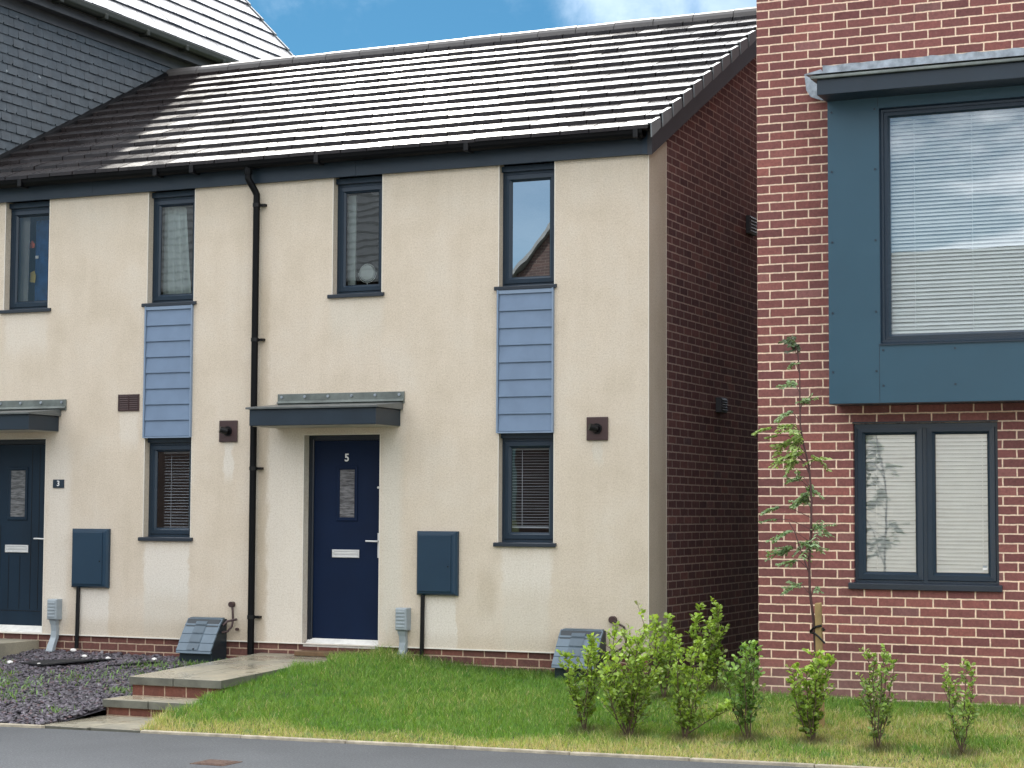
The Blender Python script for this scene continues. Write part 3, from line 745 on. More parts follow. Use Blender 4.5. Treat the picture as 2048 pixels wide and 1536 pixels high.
def drape(cu, xa_t, xb_t, xa_b, xb_b, z0, z1, y, amp=.018, n=24, rows=6):
    o = len(cu.v)
    for j in range(rows+1):
        t = j/rows; z = z0+(z1-z0)*t; xa = xa_b+(xa_t-xa_b)*t; xb = xb_b+(xb_t-xb_b)*(t**.8)
        for i in range(n+1):
            u = i/n; cu.v.append((xa+(xb-xa)*u, y+amp*math.sin(u*n*.9+t*.4), z))
    for j in range(rows):
        for i in range(n):
            q = o+j*(n+1)+i; cu.f.append((q, q+1, q+n+2, q+n+1))
drape(cu, a-.03, a+.24, a-.03, a+.32, c-.03, d+.02, .2)
cu.build('curtain', M['curtain'], wB, smooth=True)
a, b, c, d = pA[0]
cu = MB(); drape(cu, a-.03, a+.09, a-.03, a+.08, c-.03, d+.02, .18, .008, 8); cu.build('curtain', M['roomwall'], wA, smooth=True)
# blue hanging cloth in the same window
bl = thing('hanging_cloth', 'blue cloth with orange and yellow patches hanging inside the leftmost upper window', 'cloth', (-7.1,.27,3.5))
cu = MB(); drape(cu, a+.1, b+.03, a+.1, b+.03, c-.05, d-.02, .27, .012, 18, 8); cb_ = cu.build('cloth', M['blue'], bl, smooth=True)
MB().prism_y([(-7.21,4.09),(-7.13,4.1),(-7.12,4.14),(-7.16,4.18),(-7.185,4.15),(-7.21,4.16)], .238, .244).build('orange_patch', M['orange'], bl)
MB().prism_y([(-7.18,3.73),(-7.11,3.72),(-7.1,3.8),(-7.12,3.85),(-7.17,3.83)], .238, .244).build('yellow_patch', M['yellow'], bl)
MB().prism_y([(-7.11,3.98),(-7.07,3.98),(-7.07,4.01),(-7.11,4.01)], .238, .244).build('white_patch', M['white'], bl)
cladding(H3, -5.497, -4.922)
d3 = door(H3, -7.58, -6.732, 2.03, M['door3'], M['dframe'], (-7.275,-7.09), (1.21,1.70), (-7.33,-7.03), (.832,.912), -6.795, .98, -1,
          grooves=[(-7.4,.24,1.12),(-7.285,.24,.8),(-7.14,.24,.8),(-7.0,.24,1.95),(-6.9,.24,1.95),(-7.46,.24,1.95)], zb=.0)
MB().box(-7.52,-6.86,.1235,.1255,.215,.222).build('groove', M['black'], d3)
canopy(H3, -7.95, -6.57, (-7.9,-6.475))
# vanity mirror standing inside window C
vm = thing('vanity_mirror', 'round vanity mirror on a stand inside the upper window above the navy door', 'mirror', (-3.03,.2,3.47))
q = MB(); q.tube([(-3.03,.2,3.635),(-3.03,.212,3.635)], .074, 28); q.build('mirror_glass', M['white'], vm)
q = MB(); pts = [(-3.03+.084*math.cos(t), .205, 3.635+.084*math.sin(t)) for t in [2*math.pi*i/28 for i in range(29)]]; q.tube(pts, .006, 6)
q.tube([(-3.03+.1*math.cos(t), .205, 3.635+.1*math.sin(t)) for t in [math.pi+math.pi*i/14 for i in range(15)]], .004, 6)
q.tube([(-3.03,.205,3.535),(-3.03,.205,3.45)], .006, 8); q.build('mirror_frame', M['steel'], vm)

# ============================================================= SLATE-HUNG HOUSE (left)
HS = thing('slate_house', 'tall house with slate-hung upper wall and bright tiled roof, at the left', 'house', (-11,3,-.2))
SX = -7.88
q = MB(); q.box(-14, SX-.03, .0, 7.5, -.5, 7.1); q.build('wall', M['render'], HS)
# hung slates
s = MB(); ROW = .108
for i in range(32):
    z0 = 6.80-i*ROW
    if z0 < 3.9: break
    y = -.05-(i % 2)*.0875
    while y < 7.5:
        ya, yb = y+.0025, y+.175-.0025
        # skip slates wholly below the terrace roof
        zt = z0+ROW+.01
        if zt > rz(min(ya, 7.6-ya+.2) if ya < RY else RY*2-ya)-.15 or ya < 0:
            f = random.uniform(.012,.02); k = random.uniform(0,.003)
            c = random.uniform(.012,.03)
            s.add([(SX+f,ya,z0+k),(SX+f,yb-c,z0+k),(SX+f,yb,z0+c+k),(SX+.002,yb,zt),(SX+.002,ya,zt),
                   (SX-.03,ya,z0+k),(SX-.03,yb-c,z0+k),(SX-.03,yb,z0+c+k),(SX-.03,yb,zt),(SX-.03,ya,zt)],
                  [(0,1,2,3,4),(9,8,7,6,5),(0,5,6,1),(1,6,7,2),(2,7,8,3),(3,8,9,4),(4,9,5,0)])
        y += .175
s.build('slate_cladding', M['slate'], HS)
q = MB(); q.box(SX-.03, SX+.022, -.1, 7.45, 6.885, 7.02); q.build('frieze_board', M['frieze'], HS)
q = MB(); q.box(SX+.13, SX+.155, -.1, 7.42, 7.0, 7.1); q.box(SX-.03, SX+.13, -.1, 7.42, 7.012, 7.03); q.build('fascia', M['frieze'], HS)
q = MB(); q.prism_y([(SX+.155,7.10),(SX+.155,7.2),(SX+.275,7.2),(SX+.275,7.13),(SX+.25,7.09)], -.1, 7.4); go = q.build('gutter', M['gutterg'], HS, bevel=.01)
for yy in (.4,1.25,2.1,2.95,3.8,4.65): MB().box(SX+.15, SX+.285, yy-.03, yy+.03, 7.075, 7.15).build('gutter_clip', M['gutterg'], go, bevel=.01)
TP = 1.1; EX = SX+.235; EZ = 7.225; GX = .222
r = MB(); t = .03
for i in range(16):
    xa = EX-i*GX; za = EZ+i*GX*TP; xb = xa-GX-.01; zb = za+(GX+.01)*TP-t
    y = -.15-(i % 2)*.145
    while y < 7.42:
        a, b = max(y+.005,-.15), min(y+.285, 7.42)
        if b-a > .03:
            j = random.gauss(0,.0018); rr = random.gauss(0,.001)
            r.hexa([(xa,a,za-t-.01+j),(xa,b,za-t-.01+j+rr),(xb,b,zb-.02),(xb,a,zb-.02),(xa,a,za+j),(xa,b,za+j+rr),(xb,b,zb),(xb,a,zb)])
        y += .29
L = 16*GX
r.hexa([(EX-.06,-.15,EZ-.1),(EX-.06,7.42,EZ-.1),(EX-L,7.42,EZ+L*TP-.14),(EX-L,-.15,EZ+L*TP-.14),(EX-.06,-.15,EZ-.02),(EX-.06,7.42,EZ-.02),(EX-L,7.42,EZ+L*TP-.05),(EX-L,-.15,EZ+L*TP-.05)])
r.hexa([(EX-L,-.15,EZ+L*TP-.14),(EX-L,7.42,EZ+L*TP-.14),(EX-2*L,7.42,EZ-.1),(EX-2*L,-.15,EZ-.1),(EX-L,-.15,EZ+L*TP-.03),(EX-L,7.42,EZ+L*TP-.03),(EX-2*L,7.42,EZ),(EX-2*L,-.15,EZ)])
rs = r.build('roof', M['roof2'], HS)
c0 = None
for i in range(16):
    if c0 is None:
        c0 = MB().hexa([(EX+.01,7.40,EZ-.06),(EX+.01,7.45,EZ-.06),(EX-GX+.02,7.45,EZ+GX*TP-.1),(EX-GX+.02,7.40,EZ+GX*TP-.1),(EX+.01,7.40,EZ+.006),(EX+.01,7.45,EZ+.006),(EX-GX+.02,7.45,EZ+GX*TP-.028),(EX-GX+.02,7.40,EZ+GX*TP-.028)]).build('verge_cap', M['cap'], rs)
    else:
        o = c0.copy(); col.objects.link(o); o.parent = rs; o.location = (-i*GX,0,i*GX*TP)
q = MB(); q.add([(-14,7.36,4),(SX+.1,7.36,4),(SX+.1,7.36,7.1),(EX-L,7.36,EZ+L*TP-.15),(-14,7.36,8.9)], [(0,1,2,3,4)]); q.add([(-14,.02,4),(SX,.02,4),(SX,.02,7.1),(EX-L,.02,EZ+L*TP-.15),(-14,.02,8.9)], [(0,1,2,3,4)]); q.build('gable_wall', M['render'], HS)

# ============================================================= RED BRICK HOUSE (right)
HR = thing('brick_house', 'three-storey red brick house with blue-grey projecting bay, at the right', 'house', (4.5,-.6,-.3))
FY = -.6; TOPZ = 8.9
w = wall_front(1.215, 10.5, -.6, TOPZ, FY, .12, [(2.04,3.235,.70,2.035),(2.3,4.6,2.5,4.7)])
w.box(10.38,10.5,FY+.12,8,-.6,TOPZ); w.box(1.335,10.38,7.9,8,-.6,TOPZ)
w.build('brick_wall', M['brickR'], HR)
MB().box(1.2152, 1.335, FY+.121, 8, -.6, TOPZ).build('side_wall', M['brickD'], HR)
MB().box(1.15,10.55,FY-.15,8.1,TOPZ,TOPZ+.15).build('roof', M['barge'], HR)
sh = MB(); sh.box(1.34,10.3,2.4,2.45,-.3,8.6); sh.box(1.34,10.3,FY+.13,2.4,2.15,2.45); sh.box(1.34,10.3,FY+.13,2.4,4.75,4.9); sh.box(1.34,10.3,FY+.13,2.4,-.3,-.2)
sh.build('interior', M['roomwall'], HR)
q = MB(); q.box(2.036,3.239,FY-.001,FY+.01,2.036,2.05); q.build('lintel', M['dframe'], HR)
YW = FY+.04
def shifted_window():
    o, p = window(HR, 2.04, 3.235, .705, 2.035, YW, M['glassR'], False, None, [(2.04,2.618),(2.648,3.235)])
    MB().prism_x([(YW+.02,.72),(FY-.02,.712),(FY-.03,.706),(FY-.03,.66),(FY-.02,.658),(YW+.02,.672)], 2.0, 3.262).build('sill', M['sill'], o, bevel=.003)
    MB().box(2.045,3.232,YW-.012,YW+.02,1.995,2.033).build('head_trim', M['frame'], o)
    return o, p
wR, pR = shifted_window()
for (a, b, c, d) in pR:
    blind(wR, a-.03, b+.03, c+.01, d+.02, YW+.06, .0325, .98, M['blindw'], (a+.09 if a < 2.5 else b-.05,), .036)
# window sticker
st = thing('window_sticker', 'small pale blue and white sticker in the bottom corner of the ground-floor brick house window', 'sticker', (3.08,YW+.012,.87))
a, b, c, d = pR[1]
MB().box(b-.052,b-.012,YW+.0145,YW+.016,c+.03,c+.05).build('white_label', M['white'], st)
MB().box(b-.05,b-.018,YW+.0145,YW+.016,c+.0505,c+.068).build('blue_label', M['tel'], st)
# bay
BY = -.9; bx0, bx1, bz0, bz1 = 1.92, 4.98, 2.19, 4.72; wx0, wx1, wz0, wz1 = 2.352, 4.55, 2.675, 4.625
w = wall_front(bx0, bx1, bz0, bz1, BY, .018, [(wx0,wx1,wz0,wz1)])
w.box(bx0, bx0+.018, BY+.018, FY-.001, bz0, bz1); w.box(bx1-.018, bx1, BY+.018, FY-.001, bz0, bz1)
bay = w.build('bay', M['bay'], HR)
w = MB(); w.box(bx0+.002, bx1-.002, BY+.004, FY-.002, bz0-.006, bz0+.02); w.build('bay_soffit', M['dframe'], bay)
for za, zc in ((bz0, wz0-.02), (wz1+.01, bz1)): MB().box(wx0-.010, wx0-.007, BY-.001, BY+.002, za, zc).build('panel_joint', M['dframe'], bay)
scw = MB()
for z in (4.62,4.12,3.53,2.94,2.45):
    for x in (1.955,2.318): scw.tube([(x,BY,z),(x,BY-.005,z)], .0095, 8)
for x in (2.375,2.96,3.55,4.14):
    for z in (2.62,2.33): scw.tube([(x,BY,z),(x,BY-.005,z)], .0095, 8)
scw.build('screws', M['frame'], bay)
bw = MB(); yb = BY+.03
bw.loft(wx0, wx1, wz0, wz1, [(0,BY+.1),(0,BY-.001),(.004,BY-.002),(.012,yb),(.03,yb),(.032,yb+.012),(.062,yb+.01),(.078,yb+.028),(.078,yb+.06)])
bwo = bw.build('bay_window', M['frame'], HR)
MB().quad((wx0+.077,yb+.032,wz0+.077),(wx1-.077,yb+.032,wz0+.077),(wx1-.077,yb+.032,wz1-.077),(wx0+.077,yb+.032,wz1-.077)).build('pane', M['glassB'], bwo)
MB().prism_x([(BY+.03,wz0+.004),(BY-.014,wz0-.004),(BY-.014,wz0-.014),(BY+.02,wz0-.012)], wx0-.008, wx1+.008).build('sill', M['frame'], bwo)
blind(bwo, wx0+.05, wx1-.05, wz0+.06, wz1-.05, BY+.13, .031, .85, M['blindw'], (2.62,3.09,3.6,4.1), .042)
# bay canopy
q = MB(); q.box(bx0-.013, bx1+.1, -1.18, -.602, 4.715, 4.842); can = q.build('bay_canopy', M['fascia'], HR, bevel=.004)
q = MB(); q.prism_x([(-1.21,4.846),(-1.21,4.866),(-1.17,4.885),(-.602,4.885),(-.602,4.846)], bx0-.06, bx1+.14); q.build('capping', M['leadd'], can, bevel=.004)
q = MB(); nseg = 40; o = 0
for i in range(nseg+1):
    x = 1.80+(bx1+.2-1.80)*i/nseg; j = random.uniform(-.004,.004)
    q.v += [(x,-1.20,4.8865+.002),(x,-1.16,4.898+j),(x,-.64,4.925+j),(x,-.605,4.96),(x,-.605,5.092+random.uniform(-.006,.006))]
for i in range(nseg):
    for j in range(4): q.f.append((i*5+j,i*5+5+j,i*5+6+j,i*5+1+j))
q.build('lead_flashing', M['lead'], can)
q = MB(); q.prism_y([(1.655,5.02),(1.80,5.05),(1.86,4.96),(1.90,4.88),(1.90,4.77),(1.80,4.785),(1.71,4.82),(1.672,4.88)], -.66, -.655); q.build('lead_flap', M['lead'], can)

# ============================================================= houses across the street (seen mirrored in the window panes)
def opposite(label, x0, x1, eave, ridge, gable_front, roofm, extra=(), dep=9, wallm='brickO'):
    h = thing('brick_house' if wallm == 'brickO' else 'rendered_house', label, 'house', ((x0+x1)/2,-30,-.5))
    y1, y0 = -26., -26.-dep
    if gable_front:
        xm = (x0+x1)/2; q = MB(); q.prism_y([(x0,-.6),(x1,-.6),(x1,eave),(xm,ridge),(x0,eave)], y0, y1); q.build('wall', M[wallm], h)
        q = MB()
        for s_ in (-1, 1):
            xe = xm+s_*(x1-x0)/2
            q.hexa([(xm,y0,ridge),(xm,y1+.15,ridge),(xe+s_*.2,y1+.15,eave-.2),(xe+s_*.2,y0,eave-.2),(xm,y0,ridge+.12),(xm,y1+.15,ridge+.12),(xe+s_*.2,y1+.15,eave-.08),(xe+s_*.2,y0,eave-.08)])
        q.build('roof', roofm, h)
    else:
        ym = (y0+y1)/2; q = MB(); q.box(x0,x1,y0,y1,-.6,eave); q.build('wall', M[wallm], h)
        q = MB(); n = 13
        for i in range(n):
            ya = y1+.3-(y1+.3-ym)*i/n; yb2 = y1+.3-(y1+.3-ym)*(i+1)/n; za = eave-.1+(ridge-eave)*i/n; zb = eave-.1+(ridge-eave)*(i+1)/n
            q.hexa([(x0,ya,za-.08),(x1,ya,za-.08),(x1,yb2,zb-.14),(x0,yb2,zb-.14),(x0,ya,za),(x1,ya,za),(x1,yb2,zb-.06),(x0,yb2,zb-.06)])
        q.hexa([(x0,ym,ridge-.2),(x1,ym,ridge-.2),(x1,y0,eave-.2),(x0,y0,eave-.2),(x0,ym,ridge-.05),(x1,ym,ridge-.05),(x1,y0,eave-.05),(x0,y0,eave-.05)])
        q.build('roof', roofm, h)
    for (wx, wz_, ww, wh) in extra:
        q = MB().loft(wx, wx+ww, wz_, wz_+wh, [(0,0),(0,.03),(.08,.03),(.08,0)])
        q.v = [(x, -26.+y, z) for x, y, z in q.v]
        wo = q.build('window', M['frieze'], h)
        MB().quad((wx+.08,-25.99,wz_+.08),(wx+ww-.08,-25.99,wz_+.08),(wx+ww-.08,-25.99,wz_+wh-.08),(wx+.08,-25.99,wz_+wh-.08)).build('pane', M['dark'], wo)
    return h
M['roofO'] = plain('opposite_roof_tile', (.075,.085,.09,1), .6, .2)
opposite('red brick gabled house across the street, reflected in the upper window nearest the brick gable', -13.1, -5.6, 7.0, 11.4, True, M['roofO'], ((-8.4,4.6,1.1,1.1),))
opposite('long dark-roofed house across the street, reflected in the window above the navy door', -27, -16.6, 7.2, 10.2, False, M['roofO'], ((-19,4.4,1.2,1.2),), 5)
opposite('low pale rendered house across the street, reflected in the big bay window', -4.6, 9.5, 5.0, 7.5, False, M['roofO'], ((-2.5,3.2,1.2,1.2),(3,3.2,1.2,1.2)), 9, 'bead')  # unseen house; wall made pale to bounce light onto the brick house blinds
rd2 = MB().quad((-60,-26,-.49),(60,-26,-.49),(60,-17.5,-.49),(-60,-17.5,-.49)).build('pavement', M['kerb']); tag(rd2, kind='structure')

# ============================================================= fixtures on the walls
def meter_box(x0, x1, z0, z1, label, px, pz):
    o = thing('meter_box', label, 'meter box', ((x0+x1)/2,0,z0), 'meter boxes on the rendered wall')
    q = MB().loft(x0, x1, z0, z1, [(0,-.001),(0,-.035),(.016,-.055),(.034,-.058)], True)
    b = q.build('box', M['meter'], o)
    q = MB(); q.box(x0+.026, x1-.058, -.066, -.0585, z0+.036, z1-.036); q.build('door', M['meter'], o, bevel=.003)
    MB().tube([(x1-.085,-.066,(z0+z1)/2-.03),(x1-.085,-.07,(z0+z1)/2-.03)], .008, 8).build('lock', M['black'], o)
    MB().tube([(px,-.022,z0+.0),(px-.003,-.022,.1),(px-.008,-.022,pz)], .021, 10).build('conduit', M['black'], o)
    return o
meter_box(-2.335, -1.905, .495, 1.10, 'dark grey meter box on the cream wall between the navy door and the clad window', -2.276, -.12)
meter_box(-6.345, -5.89, .487, 1.092, 'dark grey meter box above the slate gravel, right of the blue-grey door', -6.268, -.14)
def cable_box(xc, zt, label):
    o = thing('cable_box', label, 'cable box', (xc,-.05,zt-.5), 'grey cable entry boxes by the front doors')
    x0, x1, z0, z1 = xc-.062, xc+.062, zt-.215, zt
    q = MB().loft(x0, x1, z0, z1, [(0,-.001),(0,-.085),(.01,-.1)], True); q.build('cover', M['tel'], o, bevel=.006)
    q = MB()
    for i in range(5): q.box(x0+.014, x1-.018, -.106, -.0995, z0+.03+i*.034, z0+.048+i*.034)
    q.build('ridge', M['tel'], o, bevel=.003)
    q = MB(); n = 8
    prof = [(.045,-.075,zt-.215),(.043,-.07,zt-.235),(.034,-.06,zt-.27),(.034,-.05,zt-.33),(.036,-.06,zt-.4),(.04,-.1,zt-.47),(.042,-.13,zt-.54)]
    for hw, y, z in prof: q.v += [(xc-.004-hw,y,z),(xc-.004+hw,y,z),(xc-.004+hw,y+.055,z),(xc-.004-hw,y+.055,z)]
    for k in range(len(prof)-1):
        for i in range(4): q.f.append((4*k+i,4*k+(i+1)%4,4*k+4+(i+1)%4,4*k+4+i))
    q.f += [(0,1,2,3),(24,27,26,25)]
    q.build('duct', M['tel'], o, bevel=.006)
cable_box(-2.472, .37, 'pale grey cable box with curved duct, right of the navy door')
cable_box(-6.545, .362, 'pale grey cable box with curved duct, right of the blue-grey door')
def gas_box(x0, x1, zt, zb, label, flip):
    o = thing('gas_meter_box', label, 'gas meter box', ((x0+x1)/2,-.15,zb), 'low sloped gas meter boxes')
    q = MB(); q.prism_x([(-.002,zt-.01),(-.12,zt-.012),(-.29,zt-.30),(-.27,zt-.33),(-.26,zb),(-.002,zb)], x0+.012, x1-.012); q.build('base', M['gasd'], o, bevel=.006)
    q = MB(); steps = [(-.035,zt+.004),(-.10,zt-.004),(-.155,zt-.075),(-.21,zt-.155),(-.265,zt-.24),(-.31,zt-.315)]
    for k in range(len(steps)-1):
        (ya, za), (yb_, zb_) = steps[k], steps[k+1]
        q.prism_x([(ya,za),(yb_-.004,zb_+.004),(yb_+.004,zb_-.012),(ya+.012,za-.02)], x0+(.02 if k == 0 else 0), x1-(.02 if k == 0 else 0))
    q.prism_x([(-.31,zt-.315),(-.318,zt-.34),(-.30,zt-.345),(-.28,zt-.32)], x0, x1)
    q.build('lid', M['gas'], o, bevel=.003)
    q = MB()
    for a_, b_, c_, d_ in ((.30,.62,0,5),):
        xa, xb = x0+(x1-x0)*a_, x0+(x1-x0)*b_
        for k in range(1, 5):
            (ya, za), (yb_, zb_) = steps[k], steps[k+1] if k+1 < len(steps) else steps[k]
            q.quad((xa,ya-.008,za-.004),(xb,ya-.008,za-.004),(xb,yb_-.007,zb_+.012),(xa,yb_-.007,zb_+.012))
    q.build('label_panel', M['gasl'], o, fixn=False)
    q = MB().tube([(x0+(x1-x0)*.5,-.305,zt-.295),(x0+(x1-x0)*.5,-.315,zt-.3)], .01, 8); q.build('latch', M['black'], o)
    pp = MB(); xr = x1
    if flip:
        pp.tube([(xr+.07,-.02,zt+.085),(xr+.07,-.04,zt+.085),(xr+.12,-.05,zt+.06),(xr+.18,-.05,zt+.03),(xr+.2,-.05,zt-.05),(xr+.2,-.05,zt-.14),(xr+.1,-.08,zt-.2),(xr,-.1,zt-.2)], .011, 8)
        pp.tube([(xr+.062,-.0,zt+.09),(xr+.062,-.05,zt+.09)], .034, 14)
    else:
        pp.tube([(xr+.06,-.03,zt+.13),(xr+.075,-.04,zt+.07),(xr+.08,-.04,zt-.02),(xr+.075,-.05,zt-.08),(xr+.04,-.07,zt-.13),(xr-.01,-.1,zt-.14)], .011, 8)
        pp.tube([(xr+.055,-.0,zt+.135),(xr+.055,-.05,zt+.135)], .028, 14)
        pp.tube([(xr+.0,-.1,zt-.07),(xr+.03,-.06,zt-.03),(xr+.12,-.03,zt-.01)], .012, 8)
        pp.tube([(xr+.12,-.01,zt-.11),(xr+.12,-.04,zt-.11)], .015, 10)
    pp.build('pipe', M['brown'], o, smooth=False)
gas_box(-4.86, -4.455, .22, -.27, 'grey sloped gas meter box on the slate gravel, left of the drainpipe', False)
gas_box(-.82, -.40, .222, -.3, 'grey sloped gas meter box on the grass, half hidden behind the leafy shrubs', True)
def flue(xc, zc, label):
    o = thing('boiler_flue', label, 'flue', (xc,-.02,zc), 'boiler flues on the rendered wall')
    MB().box(xc-.105, xc+.105, -.022, -.001, zc-.108, zc+.108).build('plate', M['brown'], o, bevel=.006)
    q = MB(); q.tube([(xc,-.02,zc),(xc,-.03,zc)], .05, 16); q.tube([(xc+.0,-.02,zc),(xc-.0,-.06,zc),(xc-.045,-.10,zc+.014)], .034, 14)
    q.build('pipe', M['black'], o)
flue(-.498, 2.052, 'brown square flue plate with black outlet, right of the clad window nearest the brick gable')
flue(-4.478, 2.079, 'brown square flue plate with black outlet, left of the drainpipe')
def vent(name, label, box, axis, m=None, grp=None):
    x0, x1, y0, y1, z0, z1 = box
    o = thing(name, label, 'vent', ((x0+x1)/2,(y0+y1)/2,z0), grp)
    if axis == 'y':
        MB().loft(x0, x1, z0, z1, [(0,y1),(0,y0),(.012,y0-.002),(.016,y0+.006)], True).build('frame', m, o)
        q = MB(); n = 7
        for i in range(n):
            z = z0+.02+(z1-z0-.04)*i/(n-1); q.prism_x([(y0+.006,z+.008),(y0-.003,z-.004),(y0+.006,z-.004)], x0+.018, x1-.018)
        q.box((x0+x1)/2-.004,(x0+x1)/2+.004,y0-.004,y0+.004,z0+.01,z1-.01)
        q.build('louvre', m, o)
    else:
        q = MB(); q.box(x0, x1, y0, y1, z0, z1); q.build('frame', m, o, bevel=.004)
        q = MB(); n = 5
        for i in range(n):
            z = z0+.03+(z1-z0-.05)*i/(n-1); q.add([(x1,y0+.015,z+.014),(x1+.012,y0+.015,z-.006),(x1,y0+.015,z-.01),(x1,y1-.015,z+.014),(x1+.012,y1-.015,z-.006),(x1,y1-.015,z-.01)], [(0,1,2),(5,4,3),(0,3,4,1),(1,4,5,2),(2,5,3,0)])
        q.build('louvre', m, o)
vent('air_vent', 'brown louvred air vent on the cream wall, left of the grey cladding', (-5.82,-5.562,-.014,-.001,2.303,2.474), 'y', M['brown'])
vent('air_vent', 'dark louvred vent high on the shaded brick gable', (-.013,.03,2.97,3.22,4.23,4.42), 'x', M['barge'], 'vents on the brick gable')
vent('air_vent', 'dark louvred vent halfway up the shaded brick gable', (-.013,.045,1.95,2.15,2.29,2.44), 'x', M['barge'], 'vents on the brick gable')
sg = thing('number_sign', 'small dark number 3 plaque on the cream wall beside the blue-grey door', 'sign', (-6.555,0,1.51))
MB().box(-6.625,-6.486,-.012,-.001,1.513,1.601).build('plate', M['frame'], sg, bevel=.002)
text('digit', '3', .078, -6.555, -.0145, 1.558, M['white'], sg, .002)

# ============================================================= plants
def leaf_cloud(P, D, size, cols, rng, droop=.0, asp=.5):
    """P (n,3) positions, D (n,3) directions -> folded six-sided leaves"""
    n = len(P); D = D/np.linalg.norm(D, axis=1, keepdims=True)
    up = rng.normal(size=(n,3))*.6+np.array([0,-.3,.8]); S = np.cross(D, up); S /= np.linalg.norm(S, axis=1, keepdims=True)+1e-9
    Nn = np.cross(S, D); L = size[:,None]; W = (size*asp)[:,None]*.5
    mid = P+D*L*.5-Nn*L*.05
    base = P; tip = P+D*L-Nn*L*.12
    l1 = P+D*L*.3-S*W*.85+Nn*L*.06; l2 = P+D*L*.68-S*W+Nn*L*.05
    r1 = P+D*L*.3+S*W*.85+Nn*L*.06; r2 = P+D*L*.68+S*W+Nn*L*.05
    V = np.stack([base,l1,l2,tip,r2,r1,mid], 1).reshape(-1,3); o = (np.arange(n)*7)[:,None]
    F = np.concatenate([o+np.array([[0,6,1,1]]), o+np.array([[1,6,2,2]]), o+np.array([[2,6,3,3]]), o+np.array([[3,6,4,4]]), o+np.array([[4,6,5,5]]), o+np.array([[5,6,0,0]])])[:, :3]
    return V, F, np.repeat(cols, 7, axis=0)

def shrub(base, h, width, nstem, label, seed, lean=(0,0), tone=0, bare=.28, limbs=(), density=1., group='young leafy shrubs along the lawn', cat='shrub'):
    r = np.random.default_rng(seed); rp = random.Random(seed)
    o = thing('shrub', label, cat, base, group)
    st = MB(); P = []; D = []; T = []
    bx, by, bz = base
    stems = []
    for i in range(nstem):
        ang = 2*math.pi*(i/nstem)+rp.uniform(-.4,.4); sp = width*.5*rp.uniform(.35,1.0); hh = h*(1-.5*rp.random()*(sp/(width*.5)))
        if i == 0: sp *= .25; hh = h
        pts = []; K = 8; cx, cy = rp.uniform(-.015,.015), rp.uniform(-.015,.015)
        for k in range(K+1):
            t = k/K; rad = sp*(1-(1-t)**1.7)
            pts.append((bx+cx+math.cos(ang)*rad+lean[0]*t*t+rp.gauss(0,.006), by+cy+math.sin(ang)*rad*.8+lean[1]*t*t+rp.gauss(0,.006), bz-.02+hh*t))
        stems.append((pts, .006, hh))
    for (dx, dz0, dz1) in limbs:
        pts = [(bx+dx*t, by-.05*t, bz+dz0+(dz1-dz0)*t**1.5+.04*math.sin(t*3)) for t in [k/7 for k in range(8)]]
        stems.append((pts, .006, .5))
    for pts, rad, hh in stems:
        st.tube(pts, rad, 5, .002)
        K = len(pts)-1
        nb = int(17*density)+1
        for q in range(nb):
            t = bare*.55+(1-bare*.55)*((q+rp.random())/nb)**.9; k = min(K-1, int(t*K)); f = t*K-k
            p = Vector(pts[k]).lerp(Vector(pts[k+1]), f); a = rp.uniform(0, 2*math.pi)
            L = .15*width/.35*rp.uniform(.2,1.1)**1.3*(1.2-t*.62); d = Vector((math.cos(a), math.sin(a)*.8, rp.uniform(.6,2.0))).normalized()
            e = p+d*L; st.tube([tuple(p), tuple(p.lerp(e,.5)+Vector((0,0,-.004))), tuple(e)], .0028, 4, .0012)
            m = 9
            for j in range(m):
                u = .15+.85*(j+.5)/m; pp = p.lerp(e, u); aa = rp.uniform(0, 2*math.pi)
                dd = (d*.65+Vector((math.cos(aa), math.sin(aa), rp.uniform(-.15,.5)))).normalized()
                P.append(pp+dd*.003); D.append(dd); T.append(t+.1*u)
        top = Vector(pts[-1])
        for j in range(7):
            aa = rp.uniform(0, 2*math.pi); dd = Vector((math.cos(aa)*.7, math.sin(aa)*.7, .9)).normalized(); P.append(top-Vector((0,0,.02*rp.random()))); D.append(dd); T.append(1.05)
    P = np.array(P); D = np.array(D); T = np.array(T); n = len(P)
    size = r.uniform(.026,.050,n)*(1.0 if tone < 2 else .85)
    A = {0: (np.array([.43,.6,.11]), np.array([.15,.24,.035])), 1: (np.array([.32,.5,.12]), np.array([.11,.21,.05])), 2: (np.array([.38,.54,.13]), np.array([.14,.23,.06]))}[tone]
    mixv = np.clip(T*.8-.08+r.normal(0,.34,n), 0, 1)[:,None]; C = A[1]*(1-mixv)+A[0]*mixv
    odd = r.random(n) < .05; C[odd] = np.array([.3,.34,.12]); C *= r.uniform(.75,1.25,(n,1))
    cols = np.concatenate([C, np.ones((n,1))], 1)
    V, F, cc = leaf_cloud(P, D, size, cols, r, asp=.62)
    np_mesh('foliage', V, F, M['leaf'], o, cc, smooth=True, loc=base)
    st.build('stem', M['stem'], o)
    return o
SHB = []
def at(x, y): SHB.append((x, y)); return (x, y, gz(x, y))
shrub(at(.38,-2.42), .72, .44, 5, 'leafy shrub furthest left, in front of the gas meter box on the grass', 11, (.0,0), 0, .22)
shrub(at(.77,-2.50), .87, .70, 9, 'widest bright green shrub, in front of the corner of the cream wall', 12, (.08,0), 0, .2, density=1.25)
shrub(at(1.2,-2.46), .75, .42, 6, 'leafy shrub with one low branch reaching right, in front of the shaded brick gable', 13, (.06,.0), 0, .2, limbs=((.38,.03,.24),))
shrub(at(1.67,-2.34), .72, .40, 5, 'darker leafy shrub in front of the corner of the red brick house', 14, (.0,0), 1, .25)
shrub(at(2.15,-2.30), .67, .42, 7, 'leafy shrub hiding the foot of the staked sapling', 15, (.04,0), 0, .14)
